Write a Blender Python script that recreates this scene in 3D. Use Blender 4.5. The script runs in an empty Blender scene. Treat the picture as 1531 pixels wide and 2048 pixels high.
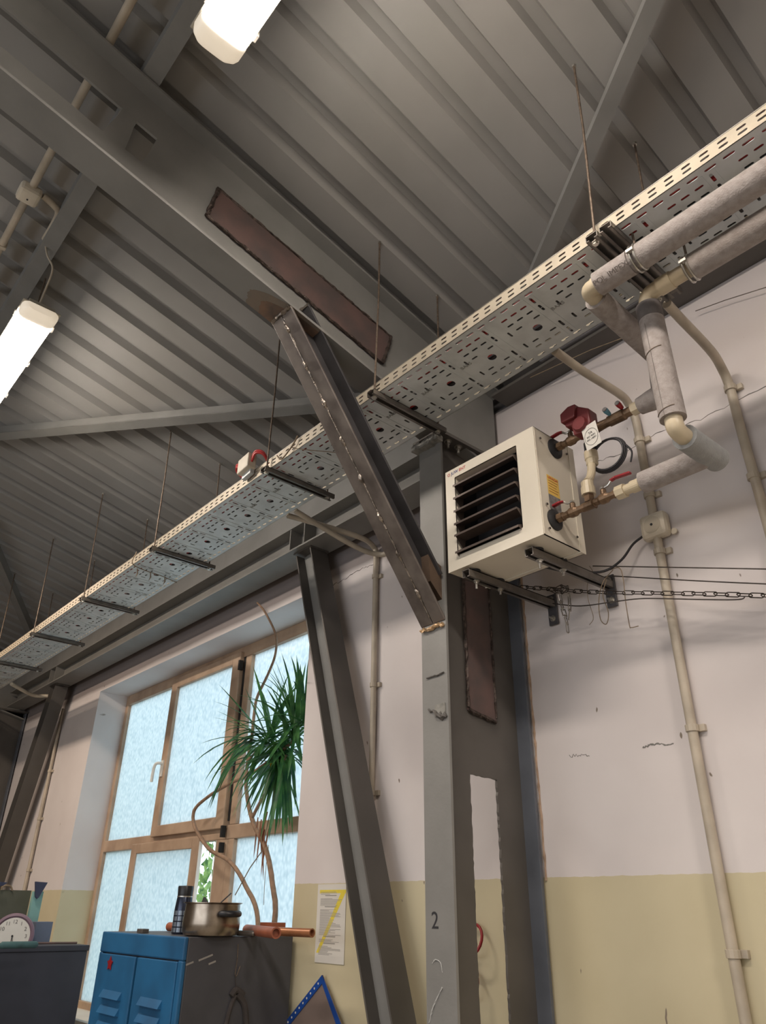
import bpy, bmesh, math, random
from mathutils import Vector, Matrix
from mathutils.geometry import tessellate_polygon
random.seed(7)
PI = math.pi
scn = bpy.context.scene
COL = scn.collection

# ------------------------------------------------------------------ camera
CR = ((0.657238, -0.350406, -0.667284), (0.753686, 0.319724, 0.574255), (0.012129, -0.880350, 0.474171))
FPX, PX, PY = 1477.81, 765.5, 1024.0
_X = Vector((-1455.5, 776.0, FPX)).normalized() * -1
_Z = Vector((37.5, -2744.0, FPX)).normalized()
_Z = (_Z - _X * _X.dot(_Z)).normalized()
_Y = _Z.cross(_X)
R3 = Matrix((_X, _Y, _Z))                       # camera (right, down, forward) -> world
CAM = Vector((0, 0, 1.6))
cd = bpy.data.cameras.new('camera'); cam = bpy.data.objects.new('camera', cd); COL.objects.link(cam)
cd.sensor_fit = 'VERTICAL'; cd.sensor_height = 36.0; cd.sensor_width = 36.0 * 1531 / 2048
cd.lens = FPX / 2048 * 36.0; cd.clip_start = 0.02; cd.clip_end = 200
rot = Matrix((R3.col[0], -R3.col[1], -R3.col[2])).transposed()
cam.matrix_world = Matrix.Translation(CAM) @ rot.to_4x4()
scn.camera = cam

def ray(px, py): return R3 @ Vector((px - PX, py - PY, FPX))
def onX(px, py, x): d = ray(px, py); return CAM + d * ((x - CAM.x) / d.x)
def onY(px, py, y): d = ray(px, py); return CAM + d * ((y - CAM.y) / d.y)
def onZ(px, py, z): d = ray(px, py); return CAM + d * ((z - CAM.z) / d.z)

# ------------------------------------------------------------------ world, lights, exposure
scn.view_settings.view_transform = 'Standard'
scn.view_settings.look = 'None'
scn.view_settings.gamma = 1.0
scn.view_settings.use_curve_mapping = False
scn.view_settings.exposure = 0.0
w = bpy.data.worlds.new('world'); scn.world = w; w.use_nodes = True
bg = w.node_tree.nodes['Background']
bg.inputs[0].default_value = (0.74, 0.90, 1.0, 1); bg.inputs[1].default_value = 2.0

FILL_W = 62.0
def area(name, loc, size, energy, color, rx=0.0, rz=0.0):
    l = bpy.data.lights.new(name, 'AREA'); l.shape = 'RECTANGLE'; l.size, l.size_y = size
    l.energy = energy; l.color = color
    o = bpy.data.objects.new(name, l); COL.objects.link(o); o.location = loc; o.rotation_euler = (rx, 0, rz)
    return o
WARM = (1.0, 0.90, 0.82)
WARML = (1.0, 0.80, 0.62)
COOL = (0.88, 0.93, 1.0)
# added fill lights out of frame, in rows like the two lamps in view
for k, (lx, ly, e_) in enumerate([(2.05, 0.475, 1.7), (-6.45, 0.475, 1.0), (-3.6, -2.6, .5), (-0.7, -2.6, .5), (2.1, -2.6, .5), (-6.4, -2.6, .5)]):
    area('added_strip_fill', (lx, ly, 4.0), (1.25, 0.14), FILL_W * e_, WARM if lx > -5 else WARML)
# added cool fill standing in for daylight from the unseen opposite side
area('added_daylight_fill', (-1.5, -5.3, 2.3), (7.5, 1.5), 105, COOL, rx=PI / 2)

# ------------------------------------------------------------------ materials
def lin(c):
    return tuple(((v / 255) / 12.92 if v / 255 <= 0.04045 else ((v / 255 + 0.055) / 1.055) ** 2.4) for v in c)
MATS = {}
def mat(name, rgb, rough=0.6, metal=0.0, var=0.12, scale=8.0, bump=0.0, bscale=60.0, rgb2=None, emit=None, estr=0.0, spec=0.5, detail=5):
    if name in MATS: return MATS[name]
    m = bpy.data.materials.new(name); m.use_nodes = True
    nt = m.node_tree; b = nt.nodes['Principled BSDF']
    c = lin(rgb); c2 = lin(rgb2) if rgb2 else tuple(v * (1 - var * 2) for v in c)
    b.inputs['Roughness'].default_value = rough; b.inputs['Metallic'].default_value = metal
    b.inputs['Specular IOR Level'].default_value = spec
    tc = nt.nodes.new('ShaderNodeTexCoord')
    if var or rgb2:
        n = nt.nodes.new('ShaderNodeTexNoise'); n.inputs['Scale'].default_value = scale; n.inputs['Detail'].default_value = detail
        r = nt.nodes.new('ShaderNodeValToRGB')
        r.color_ramp.elements[0].position = 0.35; r.color_ramp.elements[0].color = (*c2, 1)
        r.color_ramp.elements[1].position = 0.62; r.color_ramp.elements[1].color = (*c, 1)
        nt.links.new(tc.outputs['Object'], n.inputs['Vector']); nt.links.new(n.outputs['Fac'], r.inputs['Fac'])
        nt.links.new(r.outputs['Color'], b.inputs['Base Color'])
    else:
        b.inputs['Base Color'].default_value = (*c, 1)
    if bump:
        n2 = nt.nodes.new('ShaderNodeTexNoise'); n2.inputs['Scale'].default_value = bscale; n2.inputs['Detail'].default_value = 3
        bp = nt.nodes.new('ShaderNodeBump'); bp.inputs['Strength'].default_value = bump; bp.inputs['Distance'].default_value = 0.004
        nt.links.new(tc.outputs['Object'], n2.inputs['Vector']); nt.links.new(n2.outputs['Fac'], bp.inputs['Height'])
        nt.links.new(bp.outputs['Normal'], b.inputs['Normal'])
    if emit:
        b.inputs['Emission Color'].default_value = (*lin(emit), 1); b.inputs['Emission Strength'].default_value = estr
    MATS[name] = m; return m

M_deck = mat('deck_grey_paint', (146, 144, 141), 0.55, 0, 0.05, 3)
M_steel = mat('grey_paint', (130, 129, 126), 0.5, 0, 0.07, 5, 0.1, 80)
M_steeld = mat('dark_grey_paint', (88, 84, 80), 0.5, 0, 0.1, 4)
M_bluegrey = mat('blue_grey_paint', (92, 96, 104), 0.5, 0, 0.12, 6)
M_raw = mat('raw_mill_steel', (122, 114, 108), 0.42, 0.35, 0.25, 9, 0.1, 40, rgb2=(92, 84, 80))
M_rawd = mat('raw_mill_steel_dark', (84, 82, 84), 0.45, 0.35, 0.2, 6)
M_rust = mat('rust_primer', (96, 76, 72), 0.7, 0, 0.2, 9, 0.2, 60, rgb2=(78, 68, 66))
M_scorch = mat('scorched_paint', (124, 98, 80), 0.6, 0, 0.2, 14, rgb2=(88, 76, 68))
M_weld = mat('weld_bead', (165, 155, 145), 0.3, 0.9, 0.3, 60, 0.6, 150)
M_weldd = mat('weld_bead_dark', (92, 80, 74), 0.5, 0.6, 0.3, 60, 0.8, 150)
M_galv = mat('galvanised_steel', (206, 210, 210), 0.45, 0.3, 0.08, 12)
M_rail = mat('galvanised_rail', (128, 122, 116), 0.4, 0.7, 0.12, 20)
M_zinc = mat('zinc_bright', (200, 196, 188), 0.3, 0.9, 0.1, 30)
M_rod = mat('threaded_rod', (120, 105, 92), 0.5, 0.6, 0.2, 80)
M_heater = mat('heater_cream_enamel', (214, 206, 190), 0.38, 0, 0.05, 3)
M_black = mat('black_plastic', (34, 34, 38), 0.35, 0, 0.1, 10)
M_inside = mat('heater_inside', (30, 28, 30), 0.6, 0, 0.2, 10)
M_louvre = mat('louvre_blade', (104, 92, 86), 0.4, 0.4, 0.12, 10)
M_insul = mat('pipe_insulation', (158, 150, 146), 0.75, 0, 0.06, 50, 0.5, 220, rgb2=(142, 133, 128))
M_insulb = mat('pipe_insulation_bluish', (150, 151, 150), 0.7, 0, 0.06, 50, 0.5, 220)
M_pvc = mat('cream_plastic_pipe', (203, 188, 160), 0.4, 0, 0.08, 6)
M_conduit = mat('conduit_cream', (188, 176, 158), 0.45, 0, 0.14, 7)
M_brass = mat('aged_brass', (128, 104, 82), 0.42, 0.7, 0.25, 30)
M_red = mat('red_handle', (150, 26, 34), 0.4, 0, 0.1, 10)
M_redact = mat('red_actuator', (112, 40, 42), 0.5, 0, 0.12, 12)
M_blue = mat('blue_cap', (100, 150, 170), 0.4, 0, 0.1, 12)
M_redc = mat('red_cable', (168, 46, 44), 0.45, 0, 0.1, 10)
M_blackc = mat('black_cable', (36, 34, 38), 0.5, 0, 0.1, 10)
M_greyc = mat('grey_cable', (90, 86, 84), 0.5, 0, 0.1, 10)
M_box = mat('junction_box_cream', (208, 198, 180), 0.45, 0, 0.06, 14)
M_wood = mat('brown_window_frame', (184, 158, 134), 0.5, 0, 0.14, 5, rgb2=(160, 134, 112))
M_lamphs = mat('lamp_housing', (170, 164, 150), 0.5, 0, 0.05, 10)
M_lockb = mat('locker_blue', (36, 100, 146), 0.42, 0, 0.1, 5, rgb2=(32, 84, 124))
M_lockd = mat('locker_dark_side', (76, 76, 81), 0.5, 0, 0.1, 6)
M_cab = mat('cabinet_dark', (52, 54, 64), 0.5, 0, 0.1, 6)
M_pot = mat('stainless_sooty', (172, 160, 146), 0.28, 1.0, 0.25, 9, rgb2=(112, 98, 86))
M_copper = mat('orange_roll', (160, 92, 66), 0.4, 0, 0.12, 14)
M_copperl = mat('orange_roll_light', (172, 116, 80), 0.35, 0.3, 0.12, 14)
M_leaf = mat('leaf_green', (84, 134, 74), 0.4, 0, 0.2, 10, rgb2=(40, 88, 58))
_nt = M_leaf.node_tree; _b = _nt.nodes['Principled BSDF']; _tr = _nt.nodes.new('ShaderNodeBsdfTranslucent'); _mx = _nt.nodes.new('ShaderNodeMixShader')
_nt.links.new(_b.inputs['Base Color'].links[0].from_socket, _tr.inputs['Color']); _mx.inputs[0].default_value = .4
_nt.links.new(_b.outputs[0], _mx.inputs[1]); _nt.links.new(_tr.outputs[0], _mx.inputs[2]); _nt.links.new(_mx.outputs[0], _nt.nodes['Material Output'].inputs[0])
M_dead = mat('leaf_dead', (150, 98, 70), 0.7, 0, 0.2, 10)
M_yleaf = mat('leaf_yellow', (214, 178, 40), 0.6, 0, 0.1, 10)
M_bark = mat('plant_bark', (152, 122, 98), 0.7, 0, 0.15, 30, 0.3, 60)
M_paper = mat('paper_white', (212, 208, 200), 0.8, 0, 0.02, 8)
M_ink = mat('paper_ink', (150, 146, 140), 0.8, 0, 0.0)
M_inkd = mat('paper_ink_dark', (96, 88, 60), 0.8, 0, 0.0)
M_marker = mat('yellow_marker', (224, 204, 70), 0.8, 0, 0.05, 20)
M_bluefold = mat('blue_folder', (28, 72, 150), 0.35, 0, 0.1, 6)
M_sleeve = mat('sleeve_brown', (128, 112, 104), 0.4, 0, 0.12, 4)
M_mortar = mat('mortar_crumb', (142, 140, 134), 0.9, 0, 0.15, 30, 0.8, 60)
M_concr = mat('dark_concrete', (92, 90, 92), 0.9, 0, 0.12, 8, 0.5, 40)
M_sticker = mat('yellow_sticker', (222, 184, 88), 0.5, 0, 0.04, 30)
M_stickg = mat('grey_sticker', (128, 124, 122), 0.5, 0, 0.25, 60)
M_white = mat('white_plastic', (225, 222, 214), 0.5, 0, 0.03, 10)
M_purple = mat('clock_rim', (128, 104, 118), 0.45, 0, 0.06, 10)
M_olive = mat('olive_board', (92, 92, 78), 0.7, 0, 0.08, 6)
M_teal = mat('teal_board', (130, 172, 166), 0.6, 0, 0.06, 6)
M_slate = mat('slate_box', (98, 108, 128), 0.5, 0, 0.05, 6)
M_navy = mat('navy_plastic', (54, 58, 82), 0.4, 0, 0.06, 6)
M_tealc = mat('teal_cloth', (66, 98, 100), 0.8, 0, 0.15, 20)
M_cord = mat('old_string', (140, 122, 100), 0.8, 0, 0.15, 40)
M_chain = mat('steel_chain', (88, 80, 74), 0.4, 0.8, 0.2, 40)
M_chainb = mat('steel_chain_bright', (170, 165, 158), 0.3, 0.9, 0.1, 40)
M_texth = mat('print_dark', (40, 40, 44), 0.7, 0, 0.0)
M_textr = mat('print_red', (176, 40, 48), 0.6, 0, 0.0)
M_textb = mat('print_blue', (50, 60, 120), 0.6, 0, 0.0)
M_textg = mat('print_faint', (118, 110, 106), 0.8, 0, 0.0)
M_emboss = mat('emboss_grey', (150, 150, 146), 0.5, 0.4, 0.0)
M_floor = mat('floor_concrete', (150, 144, 134), 0.7, 0, 0.1, 2)
M_halls = mat('added_hall_wall', (176, 170, 158), 0.8, 0, 0.05, 2)
M_green = mat('outdoor_leaf', (160, 190, 100), 0.6, 0, 0.25, 8, rgb2=(60, 110, 40))
M_rubber = mat('black_rubber', (28, 28, 30), 0.6, 0, 0.05, 10)
M_canvas = mat('dark_canvas', (70, 64, 62), 0.85, 0, 0.15, 20)

def wall_material():
    m = bpy.data.materials.new('plaster_wall'); m.use_nodes = True
    nt = m.node_tree; N = nt.nodes; L = nt.links; b = N['Principled BSDF']
    b.inputs['Roughness'].default_value = 0.75; b.inputs['Specular IOR Level'].default_value = 0.25
    geo = N.new('ShaderNodeNewGeometry'); sep = N.new('ShaderNodeSeparateXYZ'); L.new(geo.outputs['Position'], sep.inputs[0])
    n1 = N.new('ShaderNodeTexNoise'); n1.inputs['Scale'].default_value = 1.6; n1.inputs['Detail'].default_value = 6
    L.new(geo.outputs['Position'], n1.inputs['Vector'])
    up = N.new('ShaderNodeValToRGB'); up.color_ramp.elements[0].position = 0.35; up.color_ramp.elements[0].color = (*lin((206, 198, 196)), 1)
    up.color_ramp.elements[1].position = 0.65; up.color_ramp.elements[1].color = (*lin((216, 209, 207)), 1)
    lo = N.new('ShaderNodeValToRGB'); lo.color_ramp.elements[0].position = 0.35; lo.color_ramp.elements[0].color = (*lin((188, 177, 146)), 1)
    lo.color_ramp.elements[1].position = 0.65; lo.color_ramp.elements[1].color = (*lin((202, 192, 162)), 1)
    L.new(n1.outputs['Fac'], up.inputs['Fac']); L.new(n1.outputs['Fac'], lo.inputs['Fac'])
    n2 = N.new('ShaderNodeTexNoise'); n2.inputs['Scale'].default_value = 25; L.new(geo.outputs['Position'], n2.inputs['Vector'])
    ma = N.new('ShaderNodeMath'); ma.operation = 'MULTIPLY_ADD'; ma.inputs[1].default_value = 0.008; L.new(n2.outputs['Fac'], ma.inputs[0]); L.new(sep.outputs['Z'], ma.inputs[2])
    gt = N.new('ShaderNodeMath'); gt.operation = 'GREATER_THAN'; gt.inputs[1].default_value = 1.714; L.new(ma.outputs[0], gt.inputs[0])
    mx = N.new('ShaderNodeMixRGB'); L.new(gt.outputs[0], mx.inputs[0]); L.new(lo.outputs[0], mx.inputs[1]); L.new(up.outputs[0], mx.inputs[2])
    # scuffs and chips
    mp = N.new('ShaderNodeMapping'); mp.inputs['Scale'].default_value = (6.5, 1, 3.2); L.new(geo.outputs['Position'], mp.inputs['Vector'])
    n3 = N.new('ShaderNodeTexNoise'); n3.inputs['Scale'].default_value = 4.5; n3.inputs['Detail'].default_value = 2; n3.inputs['Roughness'].default_value = 0.4
    L.new(mp.outputs[0], n3.inputs['Vector'])
    r3 = N.new('ShaderNodeValToRGB'); r3.color_ramp.elements[0].position = 0.765; r3.color_ramp.elements[0].color = (0, 0, 0, 1)
    r3.color_ramp.elements[1].position = 0.79; r3.color_ramp.elements[1].color = (1, 1, 1, 1)
    L.new(n3.outputs['Fac'], r3.inputs['Fac'])
    mx2 = N.new('ShaderNodeMixRGB'); mx2.inputs[2].default_value = (*lin((128, 116, 104)), 1)
    L.new(r3.outputs[0], mx2.inputs[0]); L.new(mx.outputs[0], mx2.inputs[1])
    # grime and painted-in beam shade over the window, left of the column, and soot close under the roof
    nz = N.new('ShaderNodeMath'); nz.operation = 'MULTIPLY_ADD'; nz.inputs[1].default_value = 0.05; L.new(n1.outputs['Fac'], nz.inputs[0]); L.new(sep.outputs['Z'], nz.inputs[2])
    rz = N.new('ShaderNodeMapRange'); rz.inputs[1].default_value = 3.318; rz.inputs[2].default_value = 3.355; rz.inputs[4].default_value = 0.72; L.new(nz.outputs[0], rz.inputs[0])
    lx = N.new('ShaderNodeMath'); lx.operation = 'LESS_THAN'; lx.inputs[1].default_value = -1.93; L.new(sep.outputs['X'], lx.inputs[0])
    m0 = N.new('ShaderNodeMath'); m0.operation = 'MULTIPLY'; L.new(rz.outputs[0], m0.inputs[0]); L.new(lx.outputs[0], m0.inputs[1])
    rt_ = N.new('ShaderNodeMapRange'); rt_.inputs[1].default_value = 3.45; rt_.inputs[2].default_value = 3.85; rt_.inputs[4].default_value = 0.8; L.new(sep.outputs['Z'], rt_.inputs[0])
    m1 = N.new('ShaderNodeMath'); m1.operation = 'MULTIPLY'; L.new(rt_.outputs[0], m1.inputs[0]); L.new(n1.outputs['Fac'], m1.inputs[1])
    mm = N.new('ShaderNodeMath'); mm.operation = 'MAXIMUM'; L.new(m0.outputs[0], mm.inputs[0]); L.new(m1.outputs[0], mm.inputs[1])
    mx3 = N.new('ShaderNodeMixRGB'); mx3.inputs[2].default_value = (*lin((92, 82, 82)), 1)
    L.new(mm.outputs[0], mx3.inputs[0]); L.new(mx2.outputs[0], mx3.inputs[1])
    L.new(mx3.outputs[0], b.inputs['Base Color'])
    bp = N.new('ShaderNodeBump'); bp.inputs['Strength'].default_value = 0.25; bp.inputs['Distance'].default_value = 0.01
    L.new(n1.outputs['Fac'], bp.inputs['Height']); L.new(bp.outputs[0], b.inputs['Normal'])
    return m
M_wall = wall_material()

def frosted():
    m = bpy.data.materials.new('patterned_frosted_glass'); m.use_nodes = True
    nt = m.node_tree; N = nt.nodes; L = nt.links
    for n in list(N): N.remove(n)
    out = N.new('ShaderNodeOutputMaterial'); tr = N.new('ShaderNodeBsdfTranslucent'); gl = N.new('ShaderNodeBsdfGlossy'); mx = N.new('ShaderNodeMixShader')
    tc = N.new('ShaderNodeTexCoord'); v = N.new('ShaderNodeTexVoronoi'); v.inputs['Scale'].default_value = 55; v.feature = 'SMOOTH_F1'
    mp = N.new('ShaderNodeMapping'); mp.inputs['Scale'].default_value = (1, 1, 0.7); L.new(tc.outputs['Object'], mp.inputs[0]); L.new(mp.outputs[0], v.inputs['Vector'])
    r = N.new('ShaderNodeValToRGB'); r.color_ramp.elements[0].position = 0.1; r.color_ramp.elements[0].color = (0.97, 0.99, 1, 1)
    r.color_ramp.elements[1].position = 0.75; r.color_ramp.elements[1].color = (0.74, 0.80, 0.83, 1)
    L.new(v.outputs['Distance'], r.inputs[0]); L.new(r.outputs[0], tr.inputs['Color'])
    bp = N.new('ShaderNodeBump'); bp.inputs['Strength'].default_value = 0.5; L.new(v.outputs['Distance'], bp.inputs['Height'])
    L.new(bp.outputs[0], gl.inputs['Normal']); gl.inputs['Roughness'].default_value = 0.25
    mx.inputs[0].default_value = 0.06
    L.new(tr.outputs[0], mx.inputs[1]); L.new(gl.outputs[0], mx.inputs[2]); L.new(mx.outputs[0], out.inputs[0])
    return m
M_frost = frosted()

def emissive(name, rgb, s):
    m = bpy.data.materials.new(name); m.use_nodes = True; b = m.node_tree.nodes['Principled BSDF']
    b.inputs['Base Color'].default_value = (0.9, 0.88, 0.82, 1); b.inputs['Emission Color'].default_value = (*rgb, 1); b.inputs['Emission Strength'].default_value = s
    return m
M_tube = emissive('lit_diffuser', (1.0, 0.89, 0.78), 66.0)
M_cap = emissive('lit_end_cap', (1.0, 0.82, 0.60), 0.45)

# ------------------------------------------------------------------ mesh builder
class MB:
    def __init__(s): s.v = []; s.f = []
    def add(s, vs, fs):
        o = len(s.v); s.v += [Vector(p) for p in vs]; s.f += [tuple(i + o for i in f) for f in fs]; return s
    def box(s, x0, x1, y0, y1, z0, z1):
        x0, x1 = min(x0, x1), max(x0, x1); y0, y1 = min(y0, y1), max(y0, y1); z0, z1 = min(z0, z1), max(z0, z1)
        return s.add([(x0, y0, z0), (x1, y0, z0), (x1, y1, z0), (x0, y1, z0), (x0, y0, z1), (x1, y0, z1), (x1, y1, z1), (x0, y1, z1)],
                     [(0, 3, 2, 1), (4, 5, 6, 7), (0, 1, 5, 4), (1, 2, 6, 5), (2, 3, 7, 6), (3, 0, 4, 7)])
    def obox(s, c, ax, ay, az, hx, hy, hz):
        c = Vector(c); ax = Vector(ax).normalized(); ay = Vector(ay).normalized(); az = Vector(az).normalized()
        vs = [c + ax * hx * i + ay * hy * j + az * hz * k for k in (-1, 1) for (i, j) in ((-1, -1), (1, -1), (1, 1), (-1, 1))]
        return s.add(vs, [(0, 3, 2, 1), (4, 5, 6, 7), (0, 1, 5, 4), (1, 2, 6, 5), (2, 3, 7, 6), (3, 0, 4, 7)])
    def bar(s, p0, p1, side, w, h):                      # rectangular bar, w along side, h along the third axis
        p0 = Vector(p0); p1 = Vector(p1); d = (p1 - p0).normalized(); side = Vector(side); side = (side - d * side.dot(d)).normalized(); up = d.cross(side)
        return s.obox((p0 + p1) / 2, d, side, up, (p1 - p0).length / 2, w / 2, h / 2)
    def prismx(s, poly, x0, x1):                          # poly of (y, z)
        n = len(poly)
        return s.add([(x0, y, z) for y, z in poly] + [(x1, y, z) for y, z in poly],
                     [tuple(range(n)), tuple(range(2 * n - 1, n - 1, -1))] + [(i, i + n, (i + 1) % n + n, (i + 1) % n) for i in range(n)])
    def prism(s, poly, vec):                              # poly of 3d points, extruded by vec
        n = len(poly); poly = [Vector(p) for p in poly]; vec = Vector(vec)
        return s.add(poly + [p + vec for p in poly],
                     [tuple(range(n)), tuple(range(2 * n - 1, n - 1, -1))] + [(i, (i + 1) % n, (i + 1) % n + n, i + n) for i in range(n)])
    def tube(s, pts, r, seg=12, caps=True, jit=0.0, closed=False):
        pts = [Vector(p) for p in pts]; n = len(pts); rs = r if isinstance(r, (list, tuple)) else [r] * n
        t0 = (pts[1] - pts[0]).normalized(); ref = Vector((0, 0, 1)) if abs(t0.z) < 0.9 else Vector((1, 0, 0))
        nrm = (ref - t0 * ref.dot(t0)).normalized(); vs = []
        for i in range(n):
            if closed: t = (pts[(i + 1) % n] - pts[i - 1]).normalized()
            else: t = (pts[min(i + 1, n - 1)] - pts[max(i - 1, 0)]).normalized()
            nrm = (nrm - t * nrm.dot(t)).normalized(); bn = t.cross(nrm)
            for k in range(seg):
                a = 2 * PI * k / seg; rr = rs[i] * (1 + random.uniform(-jit, jit))
                vs.append(pts[i] + nrm * math.cos(a) * rr + bn * math.sin(a) * rr)
        fs = []
        for i in range(n if closed else n - 1):
            j = (i + 1) % n
            for k in range(seg): fs.append((i * seg + k, i * seg + (k + 1) % seg, j * seg + (k + 1) % seg, j * seg + k))
        if caps and not closed: fs += [tuple(range(seg - 1, -1, -1)), tuple((n - 1) * seg + k for k in range(seg))]
        return s.add(vs, fs)
    def lathe(s, c, axis, prof, seg=24):                  # prof of (distance along axis, radius)
        c = Vector(c); a = Vector(axis).normalized(); ref = Vector((0, 0, 1)) if abs(a.z) < 0.9 else Vector((1, 0, 0))
        u = (ref - a * ref.dot(a)).normalized(); v = a.cross(u); vs = []; n = len(prof)
        for d, r in prof:
            for k in range(seg):
                t = 2 * PI * k / seg; vs.append(c + a * d + (u * math.cos(t) + v * math.sin(t)) * max(r, 1e-5))
        fs = [(i * seg + k, i * seg + (k + 1) % seg, (i + 1) * seg + (k + 1) % seg, (i + 1) * seg + k) for i in range(n - 1) for k in range(seg)]
        fs += [tuple(range(seg - 1, -1, -1)), tuple((n - 1) * seg + k for k in range(seg))]
        return s.add(vs, fs)
    def plate(s, outer, holes, mp, t):                    # 2d plate with real holes; mp(u, v, w) -> 3d, w in 0..t
        loops = [outer] + holes
        tris = tessellate_polygon([[Vector((u, v, 0)) for u, v in lp] for lp in loops])
        flat = [p for lp in loops for p in lp]; n = len(flat)
        vs = [mp(u, v, 0) for u, v in flat] + [mp(u, v, t) for u, v in flat]
        fs = [tuple(tr) for tr in tris] + [tuple(i + n for i in reversed(tr)) for tr in tris]
        o = 0
        for lp in loops:
            m = len(lp)
            for i in range(m): a, b = o + i, o + (i + 1) % m; fs.append((a, b, b + n, a + n))
            o += m
        return s.add(vs, fs)
    def build(s, name, m, parent=None, smooth=False, bevel=0.0, origin=None):
        me = bpy.data.meshes.new(name)
        if parent is not None: org = Vector(parent['_w'])
        elif origin is not None: org = Vector(origin)
        else:
            lo = [min(p[i] for p in s.v) for i in range(3)]; hi = [max(p[i] for p in s.v) for i in range(3)]
            org = Vector(((lo[0] + hi[0]) / 2, (lo[1] + hi[1]) / 2, lo[2]))
        me.from_pydata([tuple(p - org) for p in s.v], [], s.f); me.update()
        bm = bmesh.new(); bm.from_mesh(me); bmesh.ops.recalc_face_normals(bm, faces=bm.faces); bm.to_mesh(me); bm.free()
        if smooth:
            for p in me.polygons: p.use_smooth = True
            try: me.set_sharp_from_angle(angle=math.radians(42))
            except Exception: pass
        me.materials.append(m)
        o = bpy.data.objects.new(name, me); COL.objects.link(o)
        o['_w'] = tuple(org)
        if parent is not None: o.parent = parent
        else: o.location = org
        if bevel:
            md = o.modifiers.new('bevel', 'BEVEL'); md.width = bevel; md.segments = 2; md.limit_method = 'ANGLE'; md.angle_limit = math.radians(50)
        return o

def tag(o, label=None, cat=None, group=None, kind=None):
    if label: o['label'] = label
    if cat: o['category'] = cat
    if group: o['group'] = group
    if kind: o['kind'] = kind
    return o
def thing(name, loc, label=None, cat=None, group=None, kind=None):
    o = bpy.data.objects.new(name, None); COL.objects.link(o); o.location = loc; o.empty_display_size = 0.05; o['_w'] = tuple(loc)
    return tag(o, label, cat, group, kind)
def text(name, s, size, org, right, up, m, parent, ext=0.0006, align='LEFT'):
    cu = bpy.data.curves.new(name, 'FONT'); cu.body = s; cu.size = size; cu.extrude = ext; cu.align_x = align
    t = bpy.data.objects.new(name, cu); COL.objects.link(t)
    dg = bpy.context.evaluated_depsgraph_get(); me = bpy.data.meshes.new_from_object(t.evaluated_get(dg))
    bpy.data.objects.remove(t); bpy.data.curves.remove(cu)
    right = Vector(right).normalized(); up = Vector(up); up = (up - right * up.dot(right)).normalized(); nrm = right.cross(up)
    W = Vector(parent['_w'])
    for v in me.vertices: v.co = Vector(org) + right * v.co.x + up * v.co.y + nrm * v.co.z - W
    me.materials.clear(); me.materials.append(m)
    o = bpy.data.objects.new(name, me); COL.objects.link(o); o.parent = parent; o['_w'] = tuple(W); return o
def arc(p0, pc, p1, n=6):
    p0, pc, p1 = Vector(p0), Vector(pc), Vector(p1)
    return [p0 * (1 - t) ** 2 + pc * 2 * t * (1 - t) + p1 * t * t for t in [i / n for i in range(n + 1)]]
def spline(pts, n=6):
    P = [Vector(p) for p in pts]; P = [P[0] * 2 - P[1]] + P + [P[-1] * 2 - P[-2]]; out = []
    for i in range(1, len(P) - 2):
        for k in range(n):
            t = k / n
            out.append(0.5 * ((2 * P[i]) + (P[i + 1] - P[i - 1]) * t + (2 * P[i - 1] - 5 * P[i] + 4 * P[i + 1] - P[i + 2]) * t * t + (3 * P[i] - P[i - 1] - 3 * P[i + 1] + P[i + 2]) * t ** 3))
    out.append(P[-2]); return out
def slot(cx, cy, L, W, along='x', n=3):
    r = W / 2; h = L / 2 - r; pts = []
    for k in range(n + 1): a = -PI / 2 + PI * k / n; pts.append((h + r * math.cos(a), r * math.sin(a)))
    for k in range(n + 1): a = PI / 2 + PI * k / n; pts.append((-h + r * math.cos(a), r * math.sin(a)))
    return [(cx + a, cy + b) if along == 'x' else (cx - b, cy + a) for a, b in pts]
def circ(cx, cy, r, n=12): return [(cx + r * math.cos(2 * PI * k / n), cy + r * math.sin(2 * PI * k / n)) for k in range(n)]
def hexbolt(b, c, axis, r=0.008, L=0.02, washer=True):
    if washer: b.lathe(c, axis, [(0, r * 1.5), (0.002, r * 1.5)], 16)
    b.lathe(Vector(c) + Vector(axis).normalized() * 0.002, axis, [(0, r), (r * 0.9, r)], 6)
    b.lathe(Vector(c) + Vector(axis).normalized() * (0.002 + r * 0.9), axis, [(0, r * 0.5), (L, r * 0.5)], 8)

# ================================================================== SETTING
WY = 2.4                                     # inner face of the window wall
WX0, WX1, WZ0, WZ1 = -6.62, -3.43, 0.90, 3.285   # window opening
XL, XR, YB = -9.25, 4.5, -5.6
def rz(y): return 4.53 - 0.24 * y             # underside of the roof deck
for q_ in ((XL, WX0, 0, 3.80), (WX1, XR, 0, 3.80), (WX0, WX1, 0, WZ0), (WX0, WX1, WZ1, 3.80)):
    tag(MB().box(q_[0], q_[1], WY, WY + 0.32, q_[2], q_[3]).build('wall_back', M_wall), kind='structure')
tag(MB().box(XL, XR, WY + 0.05, WY + 0.32, 3.80, 4.02).build('trim_1', M_concr), kind='structure')
tag(MB().box(XL - 0.1, XL, YB, WY + 0.3, 0, 6).build('wall_left', mat('left_wall_dark', (104, 96, 90), 0.8, 0, 0.1, 2)), kind='structure')
tag(MB().box(XR, XR + 0.1, YB, WY + 0.3, 0, 6).build('added_wall_right', M_halls), kind='structure')  # unseen side wall, invented to close the hall against sky light
b = MB(); b.box(XL, XR, YB - 0.1, YB, 0, 6)
tag(b.build('added_wall_front', M_halls), kind='structure')  # unseen wall behind the camera, invented to shut out the sky
tag(MB().box(XL, XR, YB, WY + 0.3, -0.1, 0).build('floor', M_floor), kind='structure')

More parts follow.
